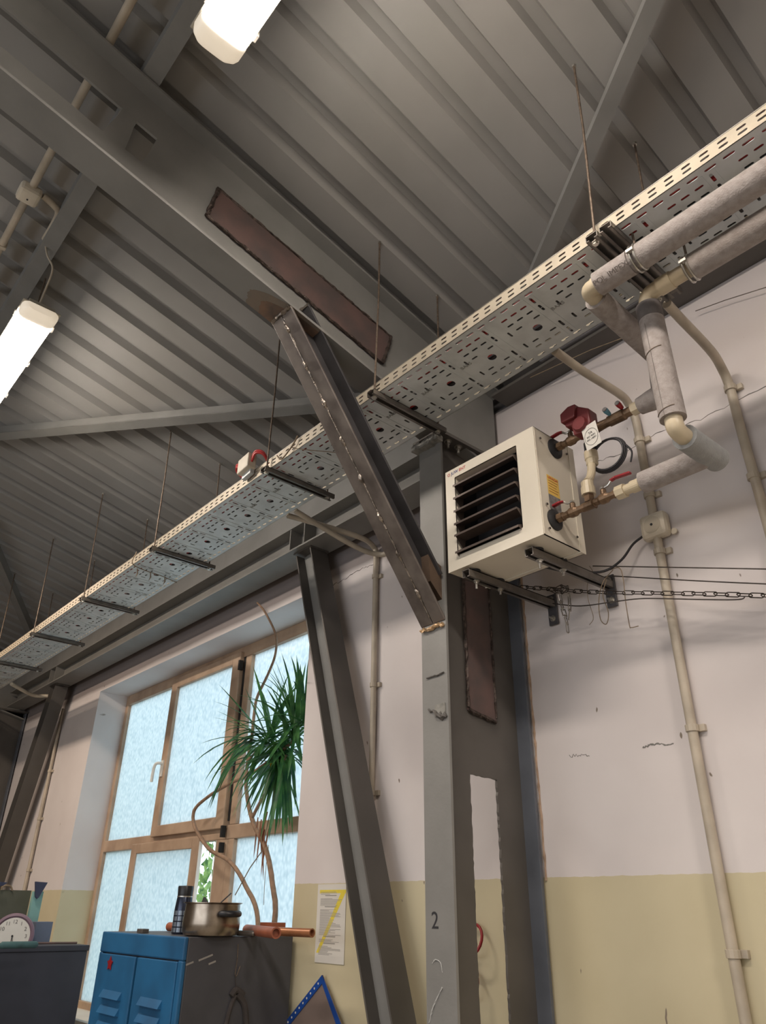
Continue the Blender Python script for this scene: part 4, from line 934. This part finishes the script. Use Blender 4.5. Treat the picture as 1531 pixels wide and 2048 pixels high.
# ================================================================== WALL PAPERS ETC
def sheet(name, x0, x1, z0, z1, label, lines, marker=False, y=WY):
    t = thing(name, ((x0 + x1) / 2, y, z0), label, 'notice')
    MB().box(x0, x1, y - .003, y - .001, z0, z1).build('paper', M_paper, t)
    b = MB(); w_, h_ = x1 - x0, z1 - z0
    for (fx, fw, fz, th) in lines: b.box(x0 + w_ * fx, x0 + w_ * (fx + fw), y - .0036, y - .0031, z1 - h_ * fz - th, z1 - h_ * fz)
    b.build('print_lines', M_ink, t)
    if marker:
        b = MB(); b.box(x0 + w_ * .08, x1, y - .0034, y - .0030, z1 - h_ * .12, z1 - h_ * .075)
        b.prism([(x0 + w_ * .82, y - .0034, z1 - h_ * .12), (x0 + w_ * .98, y - .0034, z1 - h_ * .12), (x0 + w_ * .14, y - .0034, z1 - h_ * .88), (x0 + w_ * .04, y - .0034, z1 - h_ * .88)], (0, .0004, 0)); b.build('yellow_marking', M_marker, t)
    return t
ls = []
random.seed(3)
fz = .10
while fz < .90:
    if random.random() < .12: ls.append((.28, .40, fz, .004)); fz += .028
    else: ls.append((.12, random.uniform(.3, .75), fz, .0018))
    fz += .0145
sheet('wall_notice', -3.228, -3.010, 1.383, 1.705, 'printed notice with a large yellow seven-shaped marking, left of the column', ls, True)
ls2 = [(.3, .5, .17 + .02 * k, .002) for k in range(30)]
t = sheet('wall_notice', -.70, -.40, 1.25, 1.690, 'white printed notice cut off by the right edge of the picture', ls2)
b = MB(); b.box(-.672, -.67, WY - .0036, WY - .0031, 1.27, 1.662); b.box(-.672, -.42, WY - .0036, WY - .0031, 1.66, 1.662); b.build('border_line', M_ink, t)
# cracks and chips in the plaster
def crack(pts, label, r_=.0018, m_=None, rg_=.006):
    P = [onY(a_, c_, WY - .0005) for a_, c_ in pts]; Q = []
    for i in range(len(P) - 1):
        for k in range(8): Q.append(P[i].lerp(P[i + 1], k / 8) + Vector((0, 0, random.uniform(-rg_, rg_))))
    Q.append(P[-1]); tag(MB().tube(Q, [r_ * random.uniform(.4, 1.3) for _ in Q], 5).build('plaster_crack', m_ or M_rail), label, 'crack')
crack([(1190, 925), (1250, 905), (1320, 862), (1400, 838), (1531, 772)], 'long thin crack across the wall behind the heating pipes')
crack([(662, 1172), (690, 1158), (712, 1142), (738, 1132), (752, 1128)], 'short plaster crack under the eaves beam beside the sloping leg', .002)
crack([(1285, 1496), (1300, 1490), (1322, 1488), (1346, 1487)], 'row of chipped plaster in the middle of the right wall', .003, M_mortar, .004)
crack([(1138, 1512), (1160, 1510), (1178, 1512)], 'faint chipped plaster marks right of the column', .0012)
b = MB(); Q = [(XC + .069 + random.uniform(-.0015, .002), WY - .002, 1.70 + k * .02) for k in range(75)]
b.tube(Q, [random.uniform(.003, .0065) for _ in Q], 6); tag(b.build('plaster_edge', mat('plaster_edge', (176, 150, 128), .9, 0, .2, 20, .5, 60)), 'ragged plaster edge along the right side of the column', 'plaster')
# blue folder hung by its corner
A = onY(646, 1950, 2.38); Bc = onY(560, 2060, 2.38); Cc = onY(694, 2075, 2.38)
d1 = (Bc - A).normalized(); d2 = (Cc - A).normalized()
t = thing('document_pocket', A, 'blue punched document pocket hanging by one corner on the wall', 'folder')
yv = Vector((0, -.004, 0))
MB().prism([A, A + d1 * .34, A + d1 * .34 + d2 * .30, A + d2 * .30], yv).build('back_sheet', M_sleeve, t)
MB().prism([A + yv, A + d1 * .34 + yv, A + d1 * .34 + d2 * .028 + yv, A + d2 * .028 + yv], yv).build('punched_strip', M_bluefold, t)
MB().prism([A + yv, A + d1 * .018 + yv, A + d1 * .03 + d2 * .30 + yv, A + d2 * .30 + yv], yv).build('blue_edge', M_bluefold, t)
b = MB()
for k in range(9): b.lathe(A + d1 * (.04 + .034 * k) + d2 * .013 + yv * 2, (0, -1, 0), [(0, .0045), (.001, .0045)], 10)
b.build('punch_hole', M_paper, t)
# red hose loops behind the column slot
for (px, py, rr_, lb) in ((942, 1880, .052, 'red hose loop on the wall, upper one seen through the column slot'), (938, 1972, .040, 'red hose loop on the wall, lower one seen through the column slot')):
    c = onY(px, py, 2.36); b = MB(); b.tube([c + Vector((rr_ * math.cos(2 * PI * k / 20), .02 * math.sin(2 * PI * k / 20), rr_ * math.sin(2 * PI * k / 20))) for k in range(20)], .0055, 8, closed=True)
    tag(b.build('hose_loop', M_red, smooth=True), lb, 'hose')

# ================================================================== LOCKER AND THINGS ON IT
LX0, LX1, LY0, LY1, LZ1 = -4.275, -3.384, 1.803, 2.378, 1.485
lk = thing('metal_locker', ((LX0 + LX1) / 2, (LY0 + LY1) / 2, 0), 'two-door metal locker, blue front and dark grey side', 'locker')
b = MB(); b.box(LX0, LX1, LY0 + .02, LY1, .05, LZ1 - .0); b.build('carcass', M_lockd, lk, bevel=.004)
b = MB(); b.box(LX0, LX1, LY0, LY0 + .02, LZ1 - .09, LZ1); b.box(LX0, LX0 + .035, LY0, LY0 + .02, .05, LZ1 - .09); b.box(LX1 - .04, LX1, LY0, LY0 + .02, .05, LZ1 - .09); b.box(LX0, LX1, LY0, LY0 + .02, .05, .12)
b.build('front_frame', M_lockb, lk, bevel=.006)
mid = (LX0 + LX1) / 2
for i, (x0, x1) in enumerate(((LX0 + .037, mid - .012), (mid + .012, LX1 - .042))):
    d = MB().box(x0, x1, LY0 - .004, LY0 + .014, .125, LZ1 - .095).build('door', M_lockb, lk, bevel=.004)
    for q in range(7):
        zc = LZ1 - .26 - q * .062
        if q > 3: zc = .45 - (q - 4) * .062
        b = MB(); xa, xb = x0 + .09, x1 - .09
        b.add([(xa, LY0 - .004, zc + .017), (xb, LY0 - .004, zc + .017), (xb, LY0 - .022, zc - .014), (xa, LY0 - .022, zc - .014), (xb, LY0 - .004, zc - .016), (xa, LY0 - .004, zc - .016)], [(0, 1, 2, 3), (3, 2, 4, 5), (1, 4, 2), (0, 3, 5)])
        b.build('louvre', M_lockb, d)
    if i == 0:
        b = MB(); c = Vector((x0 + .13, LY0 - .006, LZ1 - .135)); pts = []
        for k in range(10): r_ = .032 if k % 2 == 0 else .018; a_ = PI / 2 + k * PI / 5; pts.append(c + Vector((r_ * math.cos(a_), 0, r_ * math.sin(a_))))
        b.prism(pts, (0, -.003, 0)); b.build('red_star_sticker', M_red, d)
        b = MB(); b.box(x1 - .03, x1 - .012, LY0 - .014, LY0 - .004, .90, .99); b.build('door_handle', M_zinc, d)
b = MB(); px = LX1 + .0006
for (py0, pz0, ln, an) in ((1.915, 1.405, .035, .3), (1.84, 1.385, .018, .3), (1.95, 1.385, .018, .3)):
    b.obox((px, py0, pz0), (0, math.cos(an), math.sin(an)), (0, -math.sin(an), math.cos(an)), (1, 0, 0), ln, .0035, .0006)
b.build('paint_scratch', M_ink, lk)
hk = thing('wire_hook', (LX1 + .004, 2.07, 1.30), 'bent wire hook on the dark locker side', 'hook')
q = lambda px_, py_: onX(px_, py_, LX1 + .006)
MB().tube(spline([q(476, 1888), q(474, 1920), q(470, 1948), q(473, 1951), q(480, 1932)], 5), .002, 6).build('hook_wire', M_rod, hk)
b = MB(); b.tube(spline([q(471, 1990), q(462, 2010), q(452, 2050), q(445, 2100)], 5), [.010] * 16, 8); b.tube(spline([q(474, 1988), q(488, 2008), q(492, 2050), q(490, 2100)], 5), [.014] * 16, 8); b.tube([q(470, 1950), q(472, 1980)], .002, 6)
b.tube(spline([q(462, 1992), q(472, 1980), q(486, 1990)], 4), .014, 8)
tag(b.build('canvas_strap', M_canvas, smooth=True), 'dark canvas strap loop hanging on the hook at the locker side', 'strap')
# cooking pot
PC = Vector((-3.455, 1.965, LZ1 + .001)); pr_ = .128
pt = thing('cooking_pot', PC, 'sooty stainless steel cooking pot on the locker', 'pot')
MB().lathe(PC, (0, 0, 1), [(0, pr_ * .78), (.004, pr_ * .93), (.02, pr_ * 1.0), (.05, pr_ * 1.02), (.10, pr_ * .98), (.128, pr_ * .97), (.132, pr_ * 1.05), (.135, pr_ * 1.05), (.134, pr_ * .95), (.10, pr_ * .95), (.012, pr_ * .95), (.01, 0)], 48).build('pot_body', M_pot, pt, smooth=True)
vd = Vector((.74, -.67, 0)).normalized(); sd = Vector((-vd.y, vd.x, 0))
sd = -sd if sd.x < 0 else sd
def handle(b, ang):
    n_ = Vector((math.cos(ang), math.sin(ang), 0)); tt = Vector((-n_.y, n_.x, 0)); c = PC + n_ * (pr_ + .004) + Vector((0, 0, .09))
    b.tube(spline([c - tt * .052, c - tt * .035 + n_ * .028, c + n_ * .042, c + tt * .035 + n_ * .028, c + tt * .052], 5), [.010] + [.013] * 19 + [.010], 10)
b = MB(); handle(b, math.radians(4))
n_ = Vector((math.cos(math.radians(4)), math.sin(math.radians(4)), 0)); t_ = Vector((-n_.y, n_.x, 0)); c = PC + n_ * (pr_ + .018) + Vector((0, 0, .09))
b.prism([c + t_ * .050 * math.cos(a_ * PI / 10) + n_ * .024 * math.sin(a_ * PI / 10) + Vector((0, 0, -.004)) for a_ in range(20)], (0, 0, .010)); b.build('handle', M_black, pt, smooth=True)
b = MB(); handle(b, math.radians(184)); b.build('handle', M_black, pt, smooth=True)
b = MB(); b.prism([PC + Vector((-.07, -.03, .12)), PC + Vector((-.045, -.03, .158)), PC + Vector((-.01, -.03, .135)), PC + Vector((-.01, -.03, .12))], (.0, .01, 0)); b.tube([PC + Vector((.0, .02, .12)), PC + Vector((.05, .06, .175))], .003, 6)
tag(b.build('kitchen_scraps', M_rawd), 'dark pointed scrap sticking out of the cooking pot', 'scrap')
# thermos
TC = Vector((-3.74, 1.965, LZ1 + .001)); th = thing('thermos_flask', TC, 'dark checked steel thermos flask standing left of the pot', 'flask')
MB().lathe(TC, (0, 0, 1), [(0, .042), (.004, .044), (.10, .0425), (.150, .0375), (.158, .036)], 32).build('flask_body', mat('flask_dark', (52, 58, 74), .22, .6, .05, 20), th, smooth=True)
MB().lathe(TC + Vector((0, 0, .158)), (0, 0, 1), [(0, .0375), (.005, .0375)], 32).build('steel_ring', M_zinc, th, smooth=True)
MB().lathe(TC + Vector((0, 0, .163)), (0, 0, 1), [(0, .036), (.038, .038), (.044, .036), (.046, .0)], 32).build('flask_cap', M_black, th, smooth=True)
b = MB()
for ri in range(7):
    for ci in range(12):
        a0 = 2 * PI * ci / 12 + .05; a1 = a0 + 2 * PI / 12 - .1; z0_ = .008 + ri * .024; z1_ = z0_ + .019; vs = []; fr = lambda z: .0446 - .0016 * z / .10
        for k in range(4):
            a_ = a0 + (a1 - a0) * k / 3; vs += [TC + Vector((fr(z0_) * math.cos(a_), fr(z0_) * math.sin(a_), z0_)), TC + Vector((fr(z1_) * math.cos(a_), fr(z1_) * math.sin(a_), z1_))]
        if z1_ <= .104: b.add(vs, [(0, 2, 3, 1), (2, 4, 5, 3), (4, 6, 7, 5)])
b.build('grey_checks', mat('flask_check', (128, 138, 150), .3, .5, .05, 20), th)
# orange rolls lying along the back of the locker top
def roll(p, q_, r_, m_, label):
    t_ = thing('cardboard_roll', p, label, 'roll'); p = Vector(p); q_ = Vector(q_); d = (q_ - p).normalized(); L_ = (q_ - p).length
    MB().lathe(p, d, [(0, r_ * .7), (0, r_), (L_, r_), (L_, r_ * .72), (L_ - .02, r_ * .72)], 24).build('roll_body', m_, t_, smooth=True); return t_
zr = LZ1 + .0235
pa = onZ(276, 1856, zr); pb = onZ(560, 1865, zr)
roll(Vector((-4.13, 2.10, zr)), Vector((-3.72, 2.12, zr)), .021, M_copper, 'orange roll on the locker, left part behind the flask')
roll(Vector((-3.52, 2.20, zr)), onZ(552, 1866, zr), .022, M_copper, 'orange roll on the locker behind the pot, the thicker one')
pc_ = onZ(540, 1863, zr); pd_ = onZ(624, 1866, zr)
roll(pc_ + Vector((-.05, .03, 0)), pd_, .0175, M_copperl, 'thinner orange-brown roll sticking out past the right edge of the locker')
b = MB(); b.box(-3.50, -3.40, 2.26, 2.34, LZ1 + .001, LZ1 + .055); 
tag(b.build('brown_carton', M_copper), 'flat brown carton lying behind the rolls on the locker', 'carton')
b = MB(); b.box(-3.86, -3.78, 2.20, 2.24, LZ1 + .001, LZ1 + .06); tag(b.build('dark_tool_case', M_canvas, bevel=.006), 'small dark case lying behind the thermos flask', 'case')
c = Vector((-3.93, 1.86, LZ1)); b = MB(); b.box(c.x - .03, c.x + .03, c.y - .018, c.y + .018, LZ1 + .001, LZ1 + .019); tag(b.build('small_battery_block', M_rail, bevel=.002), 'small grey block on the locker left of the flask', 'block')
c = onZ(483, 1869, LZ1 + .008); tag(MB().lathe((c.x - .04, c.y, LZ1 + .013), (1, .3, 0), [(0, .006), (.004, .011), (.10, .011), (.105, .006)], 12).build('wooden_peg', M_rail, smooth=True), 'small grey peg lying right of the pot', 'peg')

# ================================================================== LEFT CORNER
c = onZ(177, 1890, 1.39); CXa, CYa = c.x, c.y
cb = thing('dark_cabinet', (CXa - .17, CYa - .5, 0), 'dark grey metal cabinet in the lower left corner', 'cabinet')
MB().box(CXa - .34, CXa, CYa - 1.1, CYa, .05, 1.36).build('carcass', M_cab, cb, bevel=.004)
MB().box(CXa - .345, CXa + .006, CYa - 1.11, CYa + .006, 1.36, 1.39).build('top_panel', M_cab, cb, bevel=.003)
bn = thing('back_bench', (CXa - .75, CYa - .45, 0), 'low dark bench behind the corner cabinet, clock and boards on it', 'bench')
MB().box(CXa - 1.15, CXa - .36, CYa - 1.1, CYa + .10, 1.27, 1.30).build('bench_top', M_cab, bn)
for bx_ in (CXa - 1.12, CXa - .42):
    for by_ in (CYa - 1.05, CYa + .03): MB().box(bx_, bx_ + .05, by_, by_ + .05, 0, 1.27).build('leg', M_cab, bn)
# clock
cc = onX(26, 1866, CXa - .44); nrm = Vector((.92, -.38, 0)).normalized()
ck = thing('wall_clock', (cc.x, cc.y, 1.301), 'round clock with a mauve rim standing on the dark cabinet', 'clock')
rc = .127; cc = Vector((cc.x, cc.y, 1.301 + rc)); rg = Vector((-nrm.y, nrm.x, 0)); upv = Vector((0, 0, 1))
MB().lathe(cc, nrm, [(-.018, rc * .9), (0, rc), (.012, rc * .97), (.016, rc * .88), (.010, rc * .82), (.006, rc * .80)], 48).build('rim', M_purple, ck, smooth=True)
MB().lathe(cc + nrm * .0065, nrm, [(0, rc * .80), (.001, rc * .80)], 48).build('dial', M_white, ck)
for h in range(12):
    a_ = PI / 2 - 2 * PI * (h if h else 12) / 12; sdir = Vector((math.cos(a_), 0, math.sin(a_)))
    p = cc + nrm * .009 + rg * math.cos(a_) * rc * .62 + upv * (math.sin(a_) * rc * .62 - .010)
    text('numeral', str(h if h else 12), .030, p, rg, upv, M_stickg, ck, .0003, 'CENTER')
b = MB(); b.bar(cc + nrm * .011, cc + nrm * .011 - upv * .05 + rg * .01, rg, .004, .001); b.bar(cc + nrm * .012, cc + nrm * .012 - upv * .062 - rg * .004, rg, .003, .001); b.lathe(cc + nrm * .010, nrm, [(0, .006), (.003, .006)], 12); b.build('hands', M_texth, ck)
# boards and boxes behind the clock
XB = CXa - .62
def onb(px_, py_, x=XB): return onX(px_, py_, x)
def quad(name, pts, th_, m_, label, cat, x=XB, bev=0):
    P = [onb(px_, py_, x) for px_, py_ in pts]; z0_ = 1.391
    b = MB(); b.prism(P, (-th_, 0, 0)); return tag(b.build(name, m_, bevel=bev), label, cat)
yv0 = onb(63, 1782).y; 
tag(MB().box(XB - .03, XB, onb(-40, 1780).y, yv0, 1.301, onb(60, 1781).z).build('olive_board', M_olive), 'olive green board standing behind the clock', 'board')
tag(MB().box(XB + .01, XB + .05, yv0 + .002, onb(82, 1785).y, 1.301, onb(75, 1783).z).build('teal_board', M_teal), 'pale teal strip board standing right of the olive board', 'board')
xs_ = CXa - .52
XB = XB
tag(MB().box(xs_, xs_ + .08, onX(64, 1843, xs_).y, onX(98, 1843, xs_).y, 1.301, onX(80, 1843, xs_).z).build('slate_box', M_slate, bevel=.003), 'slate blue box standing right behind the clock', 'box')
def pennant(pts, label):
    x_ = XB + .08; P = [onX(a_, c_, x_) for a_, c_ in pts]; b = MB(); b.prism(P, (.02, 0, 0)); return tag(b.build('plastic_funnel_tip', M_navy, bevel=.003), label, 'plastic wedge')
pennant([(69, 1763), (94, 1765), (76, 1795), (72, 1798), (69, 1794)], 'navy plastic wedge pointing down at the end of the teal board')
pennant([(-30, 1762), (14, 1765), (4, 1772), (-30, 1775)], 'navy plastic wedge at the left edge above the olive board')
b = MB(); x_ = XB + .02; b.tube(spline([onX(3, 1780, x_), onX(6, 1773, x_), onX(20, 1772, x_), onX(25, 1781, x_)], 5), .006, 8); tag(b.build('bent_wire_loop', M_cord, smooth=True), 'brown bent wire loop above the olive board', 'wire')
cx_ = onZ(38, 1889, 1.41); b = MB(); b.lathe((cx_.x, cx_.y - .10, 1.408), (0, 1, 0), [(0, .010), (.01, .017), (.19, .017), (.2, .010)], 14)
tag(b.build('rolled_cloth', M_tealc, smooth=True), 'teal rolled cloth on the cabinet in front of the clock', 'cloth')
b = MB(); 
for k in range(7): b.tube([(cx_.x - .04, cx_.y - .22 + k * .035, 1.402), (cx_.x - .02, cx_.y - .17 + k * .035, 1.412 + .004 * (k % 2))], .007, 7, jit=.2)
tag(b.build('work_glove', M_canvas), 'dark crumpled rag on the cabinet below the clock dial', 'rag')
b = MB(); b.tube([(CXa - .10, CYa - .30, 1.400), (CXa - .06, CYa - .05, 1.400)], .006, 8); tag(b.build('thin_metal_bar', M_rust), 'thin rusty bar lying on the cabinet top', 'bar')

# ================================================================== PLANT
random.seed(11)
YP = 2.52
plant = thing('dracaena_plant', (-3.93, YP, WZ0 + .025), 'tall dracaena with bare curved stems in front of the window', 'plant')
pw = lambda px_, py_, y=YP: onY(px_, py_, y)
MB().lathe((-3.93, YP, WZ0 + .026), (0, 0, 1), [(0, .075), (.16, .10), (.17, .105), (.17, .09), (.15, .088), (.149, 0)], 28).build('plant_pot', mat('terracotta', (150, 96, 72), .8, 0, .1, 10), plant, smooth=True)
base = Vector((-3.93, YP, WZ0 + .16))
def stem(b, pts, r0, r1):
    P = spline(pts, 8); n = len(P); b.tube(P, [r0 + (r1 - r0) * i / (n - 1) for i in range(n)], 9, jit=.06)
b = MB()
stem(b, [base + Vector((.03, 0, 0)), pw(548, 1850), pw(545, 1770), pw(532, 1700), pw(508, 1650), pw(496, 1605), pw(492, 1560), pw(497, 1510), pw(504, 1470), pw(508, 1430), pw(514, 1395), pw(535, 1350), pw(550, 1310), pw(551, 1270, 2.44), pw(530, 1225, 2.37), pw(514, 1205, 2.33)], .016, .006)
b.build('stem', M_bark, plant, smooth=True)
b = MB(); stem(b, [base - Vector((.02, 0, 0)), pw(516, 1850), pw(490, 1770), pw(458, 1722), pw(418, 1698), pw(390, 1655), pw(388, 1622), pw(410, 1598), pw(450, 1572), pw(500, 1548), pw(540, 1520)], .014, .009)
b.build('stem', M_bark, plant, smooth=True)
b = MB(); stem(b, [pw(502, 1640), pw(520, 1605), pw(552, 1555), pw(572, 1510)], .010, .010); stem(b, [pw(540, 1522), pw(560, 1505), pw(585, 1482), pw(592, 1462)], .010, .010); stem(b, [pw(497, 1520), pw(520, 1495), pw(540, 1480)], .008, .008)
b.build('stem', M_bark, plant, smooth=True)
def leaf(b, o, d, L_, w_, droop):
    d = Vector(d).normalized(); n = 7; vs = []; p = Vector(o); dd_ = d.copy()
    side = d.cross(Vector((0, 0, 1)));
    if side.length < .2: side = Vector((random.uniform(-1, 1), random.uniform(-1, 1), 0))
    side.normalize()
    for i in range(n + 1):
        t_ = i / n; ww = w_ * (0.45 + 1.1 * t_) * (1 - t_) ** .8 * 1.15 if t_ < 1 else 0.0002
        up_ = side.cross(dd_).normalized()
        vs += [p - side * ww, p - up_ * ww * .35, p + side * ww]
        p = p + dd_ * L_ / n; dd_ = (dd_ + Vector((0, 0, -droop / n))).normalized()
    fs = []
    for i in range(n): a_ = i * 3; fs += [(a_, a_ + 1, a_ + 4, a_ + 3), (a_ + 1, a_ + 2, a_ + 5, a_ + 4)]
    b.add(vs, fs)
b = MB()
crowns = [((588, 1470), 58, .35, .50), ((540, 1480), 42, .3, .44), ((566, 1512), 56, -.5, .50), ((602, 1440), 22, .5, .44)]
for (pp, n_, zb_, L0) in crowns:
    o = pw(*pp)
    for k in range(n_):
        a_ = random.uniform(0, 2 * PI); el = random.uniform(-.9, 1.25) + zb_
        d = Vector((math.cos(a_) * math.cos(el), math.sin(a_) * .55 * math.cos(el), math.sin(el)))
        L_ = L0 * random.uniform(.65, 1.0)
        ex = o.y + d.y * L_
        if ex > FY - .06: d.y = -abs(d.y) * .5
        if o.x + d.x * L_ > -3.50:
            if d.x > .3 and (-3.50 - o.x) / d.x < .15: d.x = -d.x
            else: L_ = min(L_, (-3.50 - o.x) / max(d.x, .05))
        leaf(b, o + Vector((random.uniform(-.02, .02), random.uniform(-.02, .02), random.uniform(-.05, .05))), d, L_, random.uniform(.013, .020), random.uniform(.4, 1.7))
# long sweeping leaves to the left
for (tx_, ty_, dr_) in ((395, 1522, .8), (432, 1436, .35), (415, 1560, 1.3), (442, 1374, .1), (438, 1424, .2), (410, 1485, .5), (418, 1590, 1.7), (432, 1655, 2.2), (455, 1660, 2.2), (440, 1610, 1.9), (492, 1380, 0), (470, 1700, 2.6)):
    o = pw(540, 1490); e_ = pw(tx_, ty_, YP - random.uniform(0, .10)); L_ = (e_ - o).length * 1.06; d = (e_ - o).normalized() + Vector((0, 0, dr_ * .42)); leaf(b, o, d, L_ * (1 + dr_ * .05), .015, dr_)
fo = b.build('foliage', M_leaf, plant, smooth=True)
b = MB()
for k in range(10):
    o = pw(random.uniform(515, 540), random.uniform(1620, 1660)); leaf(b, o, (random.uniform(-.3, .4), random.uniform(-.2, .0), -1), random.uniform(.15, .28), .007, .3)
b.build('withered_leaves', M_dead, plant)
b = MB(); o = pw(552, 1515); leaf(b, o, (.2, -.3, -.35), .10, .030, .5); b.build('yellow_leaf', M_yleaf, plant)
b = MB(); q1 = pw(505, 1740, 2.50); b.tube(spline([pw(537, 1690), pw(530, 1750), pw(527, 1810)], 4), .0016, 5); b.tube([pw(470, 1790, 2.5), pw(500, 1735, 2.5), pw(525, 1700, 2.5)], .003, 5)
tag(b.build('support_string', M_cord), 'thin string and stick tied to the dracaena stems', 'string')

for o in list(bpy.data.objects):
    if '_w' in o.keys(): del o['_w']
